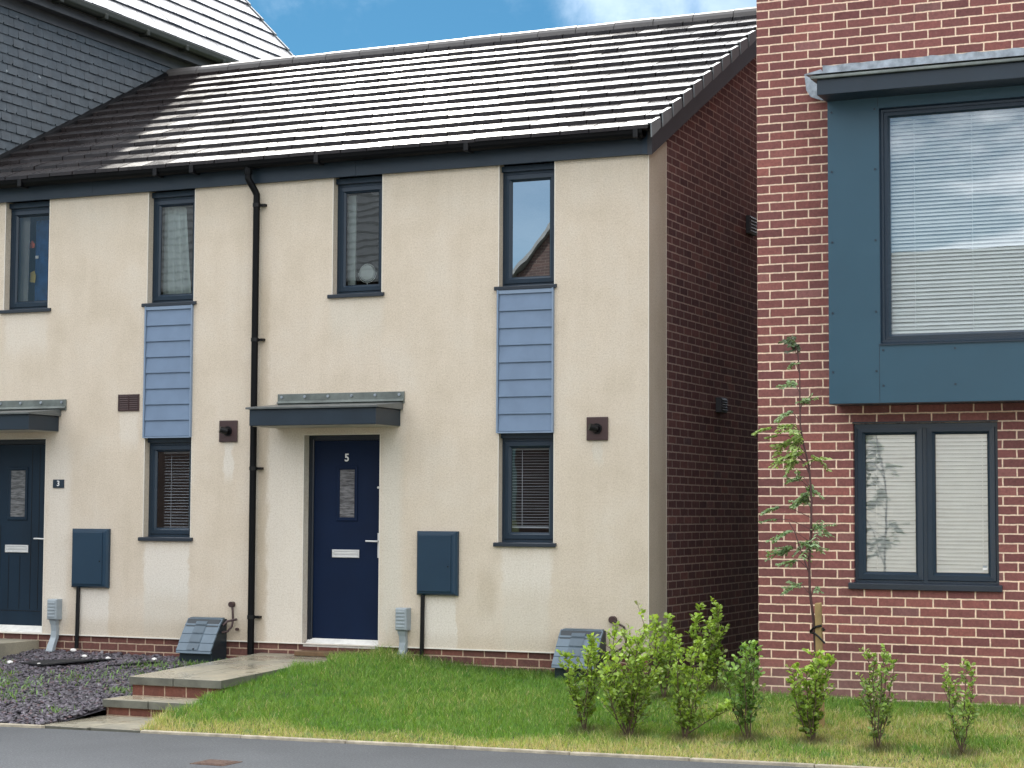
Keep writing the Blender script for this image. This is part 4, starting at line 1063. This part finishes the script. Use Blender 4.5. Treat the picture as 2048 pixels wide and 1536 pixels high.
shrub(at(2.69,-2.42), .71, .44, 6, 'sparse shrub below the left pane of the brick house window', 16, (.03,0), 2, .22, density=.75)
shrub(at(3.28,-2.40), .66, .40, 5, 'sparse shrub below the right edge of the brick house window', 17, (.0,0), 2, .25, density=.7)
shrub(at(3.70,-1.30), .38, .34, 5, 'low shrub cut off by the right edge of the photo', 18, (.0,0), 0, .1)
shrub(at(.50,-1.0), .70, .40, 5, 'leafy shrub by the corner of the cream wall, behind the front row', 19, (.02,0), 0, .25)
shrub(at(.80,-.55), .76, .46, 6, 'tallest shrub, in the gap before the shaded brick gable, behind the front row', 20, (-.02,0), 0, .25, density=1.15)

# sapling
SY = -1.77
sp = thing('sapling', 'thin young tree with feathery leaves tied to a wooden stake by the brick wall', 'tree', (2.04,SY,gz(2.04,SY)))
tr = [(2.045,SY,-.42),(2.04,SY,.15),(2.02,SY,.46),(1.992,SY,.69),(1.99,SY,.92),(2.005,SY,1.16),(2.01,SY,1.39),(2.0,SY,1.55),(1.99,SY,1.66),(1.95,SY,1.82),(1.922,SY,1.98),(1.92,SY,2.17),(1.92,SY,2.37),(1.905,SY,2.55),(1.88,SY,2.61),(1.845,SY,2.68)]

clusters = [(1.84,2.66,1),(1.865,2.63,1),(1.88,2.58,.9),(1.88,2.46,.6),(1.83,2.31,1),(1.95,2.17,1),(1.8,2.08,1),(1.64,1.96,1),(1.70,1.9,.8),(1.88,1.94,1.3),(1.84,1.98,1),(1.8,1.84,1.3),(1.9,1.76,1.5),(1.82,1.74,1.3),(1.87,1.7,1.3),(2.05,1.72,1.2),(1.92,1.86,1.2),(1.91,1.57,.8),(1.86,1.55,.6),(1.98,1.48,1),(1.92,1.39,1.1),(1.95,1.43,1),(1.71,1.33,1),(1.67,1.24,.8),(2.07,1.19,1.3),(1.81,1.14,1.3),(1.77,1.0,1.3),(1.82,1.02,1),(2.0,1.04,1.3),(1.95,1.06,1),(1.87,.92,1),(1.89,.73,1),(2.05,.71,.5)]
P = []; D = []; S = []; q = MB(); q.tube(tr, .0125, 7, .0035); rp = random.Random(5)
def trunk_at(z):
    for a, b in zip(tr, tr[1:]):
        if a[2] <= z <= b[2]: f = (z-a[2])/(b[2]-a[2]); return Vector(a).lerp(Vector(b), f)
    return Vector(tr[-1])
for (x, z, s_) in clusters:
    c = Vector((x, SY+rp.uniform(-.08,.08), z)); o_ = trunk_at(min(2.66, z-.08)); mid_ = o_.lerp(c,.55)+Vector((0,0,.03))
    far = (c-o_).length
    if far > .04: q.tube([tuple(o_), tuple(mid_), tuple(c)], .0035, 5, .0015)
    for fr_ in range(4 if s_ > .9 else 2):   # pinnate leaves: rachis with leaflet pairs
        ax = Vector((x-o_.x+rp.uniform(-.09,.09), rp.uniform(-.12,.12), rp.uniform(-.07,.06))); ax = ax.normalized() if ax.length > .001 else Vector((1,0,0))
        Lr = .145*s_*rp.uniform(.7,1.25); st_ = c-ax*Lr*.4; prev = st_
        for k in range(9):
            t = (k+1)/9; pt = st_+ax*Lr*t+Vector((0,0,-.035*t*t*s_))
            side = ax.cross(Vector((0,0,1))).normalized()
            for sg_ in (-1,1):
                P.append(pt); D.append((side*sg_*.8+ax*.45+Vector((rp.uniform(-.1,.1),0,rp.uniform(-.45,.0))))); S.append(.04*s_**.5*rp.uniform(.8,1.15))
        P.append(pt); D.append(ax); S.append(.03)
        q.tube([tuple(st_), tuple(st_+ax*Lr*.5+Vector((0,0,-.008))), tuple(st_+ax*Lr+Vector((0,0,-.035*s_)))], .0015, 4)
# low side branch
q.tube([(1.995,SY,.80),(1.93,SY-.01,.98),(1.88,SY-.02,1.14),(1.83,SY-.02,1.22)], .006, 5, .003)
q.tube([(1.99,SY,1.6),(1.95,SY,1.68),(1.9,SY,1.73)], .005, 5, .003)
P = np.array(P); D = np.array(D); S = np.array(S); n = len(P)
C = np.array([.25,.36,.19])*rng.uniform(.6,1.5,(n,1)); up_ = (P[:,2] > 1.6) & (P[:,2] < 2.0); C[up_] *= np.array([1.3,1.2,.8]); C[P[:,2] > 2.5] *= .35
V, F, cc = leaf_cloud(P, D, S, np.concatenate([C, np.ones((n,1))], 1), rng, asp=.42)
np_mesh('foliage', V, F, M['rowan'], sp, cc, smooth=True, loc=tuple(sp.location))
q.build('trunk', M['bark'], sp)
sk = thing('wooden_stake', 'square wooden stake supporting the thin young tree', 'stake', (2.085,SY-.03,gz(2.08,SY)))
q = MB(); q.hexa([(2.062,-1.83,-.45),(2.115,-1.83,-.45),(2.115,-1.785,-.45),(2.062,-1.785,-.45),(2.045,-1.83,.585),(2.092,-1.83,.59),(2.092,-1.785,.597),(2.045,-1.785,.592)]); q.build('post', M['wood'], sk, bevel=.005)
q = MB(); q.tube([(2.0,SY-.02,.37),(2.03,SY-.055,.395),(2.06,SY-.075,.41),(2.105,SY-.07,.42)], .009, 6); q.tube([(2.0,SY-.02,.36),(2.05,SY-.08,.36),(2.09,SY-.09,.33),(2.135,SY-.09,.285)], .008, 6)
q.tube([(2.0,SY-.02,.37),(1.99,SY+.03,.37),(2.03,SY+.05,.37),(2.1,SY+.04,.38),(2.11,SY-.06,.4)], .007, 6); q.build('tie', M['black'], sk)

# ------------------------------------------------------------------ grass
def make_grass():
    n = 260000
    X = rng.uniform(-3.3, 4.9, n); Y = rng.uniform(-3.5, .35, n)
    kyv = np.array([ky(a) for a in X])
    keep = (Y > kyv-.01) & ((Y < -.01) | ((X > .03) & (X < 1.2))) & ~((X > 1.2) & (Y > -.61)) 
    edge = -3.12+.03*np.sin(Y*9)+np.where(Y < -1.7, -.06-.0*Y, 0)
    keep &= X > edge
    keep &= ~((X < -2.72) & (Y > -.85)) | ((X > -3.05+.15*np.sin(Y*7)) & (Y < -.3) )
    X, Y = X[keep], Y[keep]; n = len(X)
    Z = gzv(X, Y)-.008
    # vigour / dryness from smooth noise
    f = lambda a, b, s, p: np.sin(a*s+p)*np.cos(b*s*1.3+p*2.1)
    nz = (f(X,Y,1.7,.3)+f(X,Y,3.9,1.7)*.6+f(X,Y,8.3,4.)*.4+f(X,Y,17.,2.2)*.25)
    front = np.clip((-Y-1.9)/1.3, 0, 1)
    kd = Y-kyv[keep]
    strip = np.clip(1-kd/(.42+.1*np.sin(X*5)), 0, 1)**.7
    right = np.clip((X-.2)/1.2, 0, 1)*np.clip(kd/.5, 0, 1)*np.clip((-Y-.9)/.4, 0, 1)
    dry = np.clip(.12*nz+.95*strip+right*(.42+.3*f(X,Y,3.1,.9)+.25*f(X,Y,6.3,2.))+.05+rng.normal(0,.17,n), 0, 1)
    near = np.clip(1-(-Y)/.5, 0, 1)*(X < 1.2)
    h = rng.uniform(.022,.058,n)*(1.15-.45*dry)*(1+.25*nz)*(1+.8*near*rng.random(n)); h *= np.where(rng.random(n) < .03, 1.6, 1)
    edgef = np.clip(1-(X-edge[keep])/.22, 0, 1)*(Y < -.9); h *= 1+.6*edgef
    ang = rng.uniform(0, 2*np.pi, n); bend = rng.uniform(.15,.95,n)*h
    wv = rng.uniform(.0012,.0030,n)
    dx, dy = np.cos(ang), np.sin(ang); a2 = rng.uniform(0, 2*np.pi, n); sx, sy = np.cos(a2)*wv, np.sin(a2)*wv*.5
    B0 = np.stack([X-sx,Y-sy,Z],1); B1 = np.stack([X+sx,Y+sy,Z],1)
    M0 = np.stack([X+dx*bend*.35-sx*.8,Y+dy*bend*.35-sy*.8,Z+h*.6],1); M1 = np.stack([X+dx*bend*.35+sx*.8,Y+dy*bend*.35+sy*.8,Z+h*.6],1)
    Tp = np.stack([X+dx*bend,Y+dy*bend,Z+h*.95],1); T2 = Tp+np.stack([sx*.2,sy*.2,sx*0],1)
    V = np.stack([B0,B1,M0,M1,Tp,T2],1).reshape(-1,3); o = (np.arange(n)*6)[:,None]
    F = np.concatenate([o+np.array([[0,1,3,2]]), o+np.array([[2,3,5,4]])])
    green = np.array([.19,.37,.04]); deep = np.array([.085,.21,.03]); straw = np.array([.6,.51,.27]); yg = np.array([.4,.47,.12])
    k = rng.random((n,1)); d = dry[:,None]
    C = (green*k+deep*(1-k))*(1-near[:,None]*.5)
    C = C*(1-np.clip(d*1.5,0,1))+yg*np.clip(d*1.5,0,1); s_ = (rng.random((n,1)) < d*.75-.08); C = np.where(s_, straw, C)
    C *= rng.uniform(.7,1.3,(n,1))
    clov = (f(X,Y,11.,.7)+f(X,Y,23.,3.)) > 1.05; C[clov] *= np.array([.6,.8,.8])
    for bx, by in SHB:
        dd = np.hypot(X-bx, (Y-by)*.9); kk = np.clip(1.3-dd/.16, 0, 1)[:,None]; C = C*(1-kk*.8)+np.array([.1,.08,.045])*kk*.8  # shade round the shrub bases put into the grass colour as soil brown
    cols = np.concatenate([C, np.ones((n,1))], 1)
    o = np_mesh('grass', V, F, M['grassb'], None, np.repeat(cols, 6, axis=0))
    tag(o, 'lawn grass, deep green by the houses and straw-coloured along the kerb', 'grass', kind='stuff')
make_grass()

# ------------------------------------------------------------------ slate chippings and weeds
def make_chips():
    n = 30000
    X = rng.uniform(-7.5, -4.0, n); Y = rng.uniform(-3.75, -.01, n); kyv = np.array([ky(a) for a in X])
    keep = (Y > kyv+.02) & (X < -4.085) & ((X > -6.8) | (Y < -.74)); X, Y = X[keep], Y[keep]; n = len(X)
    Z = gzv(X, Y)+rng.uniform(-.012,.018,n)
    s = rng.uniform(.010,.026,n)
    A = rng.uniform(0,2*np.pi,n); tx = rng.normal(0,.5,n); ty = rng.normal(0,.5,n)
    base = np.array([(-1,-.6,-.25),(1,-.7,-.25),(.9,.6,-.25),(-.8,.7,-.25),(-.8,-.5,.25),(.8,-.55,.25),(.75,.5,.25),(-.7,.55,.25)])
    V = base[None]*s[:,None,None]*rng.uniform(.7,1.3,(n,8,3))
    ca, sa = np.cos(A)[:,None], np.sin(A)[:,None]
    x = V[:,:,0]*ca-V[:,:,1]*sa; y = V[:,:,0]*sa+V[:,:,1]*ca; z = V[:,:,2]+x*tx[:,None]*.6+y*ty[:,None]*.6
    V = np.stack([x+X[:,None], y+Y[:,None], z+Z[:,None]],2).reshape(-1,3)
    o = (np.arange(n)*8)[:,None]
    F = np.concatenate([o+np.array([q]) for q in [(0,3,2,1),(4,5,6,7),(0,1,5,4),(1,2,6,5),(2,3,7,6),(3,0,4,7)]])
    k = rng.random((n,1)); C = np.array([.085,.073,.088])*k+np.array([.045,.043,.048])*(1-k); C *= rng.uniform(.6,2.4,(n,1)); bb_ = rng.random(n) < .08; C[bb_] = np.array([.13,.085,.09]); lt = rng.random(n) < .02; C[lt] = np.array([.25,.24,.25])
    o = np_mesh('slate_gravel', V, F, M['chip'], None, np.repeat(np.concatenate([C, np.ones((n,1))],1), 8, axis=0))
    tag(o, 'purple-grey slate chippings covering the bed left of the path', 'gravel', kind='stuff')
make_chips()
def make_weeds():
    X = []; Y = []
    for cx, cy, r_, k in ((-5.0,-.6,.3,150),(-4.6,-.45,.2,130),(-4.3,-.35,.2,160),(-5.2,-1.3,.5,160),(-5.6,-1.9,.45,200),(-4.5,-1.1,.35,170),(-6.2,-1.5,.4,120),(-5.2,-2.4,.4,160),(-4.35,-1.9,.25,90),(-5.9,-2.6,.3,120),(-4.3,-2.9,.15,50),(-4.2,-.12,.1,60),(-6.6,-.9,.2,50)):
        X += list(rng.normal(cx,r_*.5,k)); Y += list(rng.normal(cy,r_*.4,k))
    X = np.array(X); Y = np.array(Y); keep = (X < -4.13) & (Y < -.02) & (Y > -3.3); X, Y = X[keep], Y[keep]; n = len(X); Z = gzv(X,Y)
    h = rng.uniform(.025,.07,n); ang = rng.uniform(0,2*np.pi,n); a2 = ang+1.57; w_ = rng.uniform(.003,.009,n); b = h*rng.uniform(.3,1.2,n)
    V = np.stack([np.stack([X-np.cos(a2)*w_*.4,Y-np.sin(a2)*w_*.4,Z],1),np.stack([X+np.cos(a2)*w_*.4,Y+np.sin(a2)*w_*.4,Z],1),np.stack([X+np.cos(ang)*b*.6+np.cos(a2)*w_,Y+np.sin(ang)*b*.6+np.sin(a2)*w_,Z+h*.7],1),np.stack([X+np.cos(ang)*b,Y+np.sin(ang)*b,Z+h],1)],1).reshape(-1,3)
    F = (np.arange(n)*4)[:,None]+np.array([[0,1,2,3]])
    C = np.array([.15,.26,.08])*rng.uniform(.6,1.7,(n,1))
    o = np_mesh('weeds', V, F, M['grassb'], None, np.repeat(np.concatenate([C,np.ones((n,1))],1),4,axis=0)); tag(o, 'small green weeds scattered over the slate chippings', 'weeds', kind='stuff')
make_weeds()
# loose black membrane flaps and white pebbles
def membrane(label, pts):
    q = MB(); top = [(x,y,gz(x,y)+.035+h) for x,y,h in pts]; bot = [(x,y,gz(x,y)+.024+h) for x,y,h in pts]; n = len(pts)
    q.add(top+bot, [tuple(range(n)), tuple(range(2*n-1,n-1,-1))]+[(i,(i+1)%n,(i+1)%n+n,i+n) for i in range(n)])
    o = q.build('membrane_flap', M['membrane']); tag(o, label, 'ground sheet', 'membrane flaps showing through the slate')
membrane('larger black membrane flap on the slate chippings near the left meter box', [(-6.3,-.9,0),(-5.95,-.98,.01),(-5.6,-.62,.02),(-5.5,-.42,.0),(-5.8,-.46,-.02),(-6.2,-.62,-.01)])
membrane('smaller black membrane flap on the slate chippings beside the left gas meter box', [(-5.35,-.78,0),(-5.1,-.62,.01),(-4.95,-.42,0),(-5.15,-.4,-.01),(-5.3,-.55,-.02)])
first = None
for (x, y, s_, lb) in ((-6.285,-.06,.032,'white pebble at the foot of the left meter box conduit'),(-5.93,-.35,.026,'white pebble in the slate, below the left meter box'),(-5.62,-.38,.022,'white pebble at the right tip of the larger membrane flap'),(-6.05,-.92,.024,'white pebble in front of the larger membrane flap'),(-5.12,-.3,.026,'white pebble beside the smaller membrane flap'),(-6.42,-.9,.03,'long pale pebble at the left end of the larger membrane flap')):
    if first is None:
        bm = bmesh.new(); bmesh.ops.create_icosphere(bm, subdivisions=2, radius=1)
        for v in bm.verts: v.co *= 1+random.uniform(-.12,.12); v.co.z *= .7
        me = bpy.data.meshes.new('pebble'); bm.to_mesh(me); bm.free(); me.materials.append(M['pebble']); o = bpy.data.objects.new('pebble', me); first = o
    else: o = first.copy()
    col.objects.link(o); o.location = (x, y, gz(x,y)+.03); o.scale = (s_*1.2, s_, s_*.9); o.rotation_euler = (0,0,random.uniform(0,3)); tag(o, lb, 'pebble', 'white pebbles on the slate chippings')
mc = MB(); mc.box(-1.66,-1.38,-4.86,-4.60,-.52,-.5); 
mo = thing('utility_cover', 'small rusty square cover set in the road', 'cover', (-1.52,-4.73,-.51))
MB().box(-1.66,-1.38,-4.86,-4.60,-.52,-.503).build('frame', M['rust'], mo, bevel=.003)
MB().box(-1.635,-1.405,-4.835,-4.625,-.51,-.499).build('lid', M['rust'], mo, bevel=.003)

# ------------------------------------------------------------------ sky, sun, camera
SUN_EL, SUN_AZ = 38, -33     # azimuth measured from +y, negative = towards -x
wld = bpy.data.worlds.new('World'); sc.world = wld; wld.use_nodes = True; nt = wld.node_tree.nodes; ln = wld.node_tree.links
bg = nt['Background']
sky = nt.new('ShaderNodeTexSky'); sky.sky_type = 'NISHITA'; sky.sun_disc = False; sky.sun_elevation = R_(SUN_EL); sky.sun_rotation = R_(SUN_AZ)
sky.air_density = 1.0; sky.dust_density = .3; sky.ozone_density = 3.0; sky.altitude = 100
tc = nt.new('ShaderNodeTexCoord'); sp_ = nt.new('ShaderNodeSeparateXYZ'); ln.new(tc.outputs['Generated'], sp_.inputs[0])
zc = math_(nt, ln, 'MAXIMUM', sp_.outputs[2], .0); den = math_(nt, ln, 'ADD', zc, .22)
cb = nt.new('ShaderNodeCombineXYZ'); ln.new(math_(nt, ln, 'DIVIDE', sp_.outputs[0], den), cb.inputs[0]); ln.new(math_(nt, ln, 'DIVIDE', sp_.outputs[1], den), cb.inputs[1])
cn = noise(nt, ln, 1.15, 9, .62, cb.outputs[0], .25)
# more cloud above roughly sixteen degrees and behind the viewer, clear low in the north
elevf = nt.new('ShaderNodeMapRange'); elevf.interpolation_type = 'SMOOTHSTEP'; ln.new(sp_.outputs[2], elevf.inputs[0]); elevf.inputs[1].default_value = .27; elevf.inputs[2].default_value = .42
back = nt.new('ShaderNodeMapRange'); back.interpolation_type = 'SMOOTHSTEP'; ln.new(sp_.outputs[1], back.inputs[0]); back.inputs[1].default_value = .3; back.inputs[2].default_value = -.5
lowb = nt.new('ShaderNodeMapRange'); lowb.interpolation_type = 'SMOOTHSTEP'; ln.new(sp_.outputs[2], lowb.inputs[0]); lowb.inputs[1].default_value = .17; lowb.inputs[2].default_value = .3
east = nt.new('ShaderNodeMapRange'); east.interpolation_type = 'SMOOTHSTEP'; ln.new(sp_.outputs[0], east.inputs[0]); east.inputs[1].default_value = -.38; east.inputs[2].default_value = -.22
lowm = math_(nt, ln, 'MAXIMUM', lowb.outputs[0], math_(nt, ln, 'MULTIPLY', east.outputs[0], .85))
cover = math_(nt, ln, 'MAXIMUM', elevf.outputs[0], math_(nt, ln, 'MULTIPLY', math_(nt, ln, 'MULTIPLY', back.outputs[0], lowm), .8))
dn = math_(nt, ln, 'ADD', cn, math_(nt, ln, 'MULTIPLY_ADD', cover, .38, -.16))
cm = nt.new('ShaderNodeMapRange'); cm.interpolation_type = 'SMOOTHSTEP'; ln.new(dn, cm.inputs[0]); cm.inputs[1].default_value = .5; cm.inputs[2].default_value = .68
# the one white cloud over the roof, right of centre
def dirv(az, el): a, e = R_(az), R_(el); return (math.sin(a)*math.cos(e), math.cos(a)*math.cos(e), math.sin(e))
dt = nt.new('ShaderNodeVectorMath'); dt.operation = 'DOT_PRODUCT'; nrm = nt.new('ShaderNodeVectorMath'); nrm.operation = 'NORMALIZE'; ln.new(tc.outputs['Generated'], nrm.inputs[0]); ln.new(nrm.outputs[0], dt.inputs[0]); dt.inputs[1].default_value = dirv(-19.5, 15.3)
cl = nt.new('ShaderNodeMapRange'); cl.interpolation_type = 'SMOOTHSTEP'; ln.new(dt.outputs['Value'], cl.inputs[0]); cl.inputs[1].default_value = math.cos(R_(4.2)); cl.inputs[2].default_value = math.cos(R_(.8))
fn = noise(nt, ln, 22, 7, .6, nrm.outputs[0], .3)
clm = nt.new('ShaderNodeMapRange'); clm.interpolation_type = 'SMOOTHSTEP'; ln.new(math_(nt, ln, 'MULTIPLY_ADD', cl.outputs[0], .45, math_(nt, ln, 'MULTIPLY', fn, .9)), clm.inputs[0]); clm.inputs[1].default_value = .45; clm.inputs[2].default_value = 1.05
mask = math_(nt, ln, 'MAXIMUM', cm.outputs[0], math_(nt, ln, 'MULTIPLY', clm.outputs[0], .14), clamp=True)
mask = math_(nt, ln, 'MAXIMUM', mask, math_(nt, ln, 'MULTIPLY', back.outputs[0], .10))
cshade = noise(nt, ln, 3.1, 6, .6, cb.outputs[0]); rc = ramp(nt, [(.3, (8,8.3,9,1)), (.7, (14.5,14.7,15,1))]); ln.new(cshade, rc.inputs[0])
skyc = mixc(nt, ln, 1, sky.outputs[0], (.122,.27,.33,1), "MULTIPLY")
# clouds lit from behind glow around the sun
ds = nt.new('ShaderNodeVectorMath'); ds.operation = 'DOT_PRODUCT'; ln.new(nrm.outputs[0], ds.inputs[0]); ds.inputs[1].default_value = dirv(SUN_AZ, SUN_EL)
glow = math_(nt, ln, 'MULTIPLY_ADD', math_(nt, ln, 'POWER', math_(nt, ln, 'MAXIMUM', ds.outputs['Value'], 0), 5), 1.6, 1)
gv_ = nt.new('ShaderNodeVectorMath'); gv_.operation = 'SCALE'; ln.new(rc.outputs[0], gv_.inputs[0]); ln.new(glow, gv_.inputs['Scale'])
ln.new(mixc(nt, ln, mask, skyc, gv_.outputs[0]), bg.inputs[0]); bg.inputs[1].default_value = .1

sd = bpy.data.lights.new('sun', 'SUN'); sd.energy = 3.0; sd.angle = R_(1.6); sd.color = (1,.95,.87)
so = bpy.data.objects.new('sun', sd); col.objects.link(so)
so.rotation_euler = Vector(dirv(SUN_AZ, SUN_EL)).to_track_quat('Z', 'Y').to_euler(); so.location = (0,0,30)

cd = bpy.data.cameras.new('camera'); co = bpy.data.objects.new('camera', cd); col.objects.link(co); sc.camera = co
cd.sensor_width = 36; cd.lens = 68.648; cd.clip_end = 2000; cd.clip_start = .1
co.matrix_world = Matrix([[0.911074, 0.022661, 0.411619, 6.177401], [0.412215, -0.061681, -0.908996, -16.657176], [0.00479, 0.997839, -0.065537, 1.282477], [0.0, 0.0, 0.0, 1.0]])
sc.view_settings.view_transform = 'Standard'; sc.view_settings.look = 'None'; sc.view_settings.gamma = 1; sc.view_settings.exposure = 1.12
sc.cycles.max_bounces = 8; sc.cycles.transparent_max_bounces = 12; sc.cycles.sample_clamp_indirect = 6
sc.cycles.caustics_reflective = False; sc.cycles.caustics_refractive = False
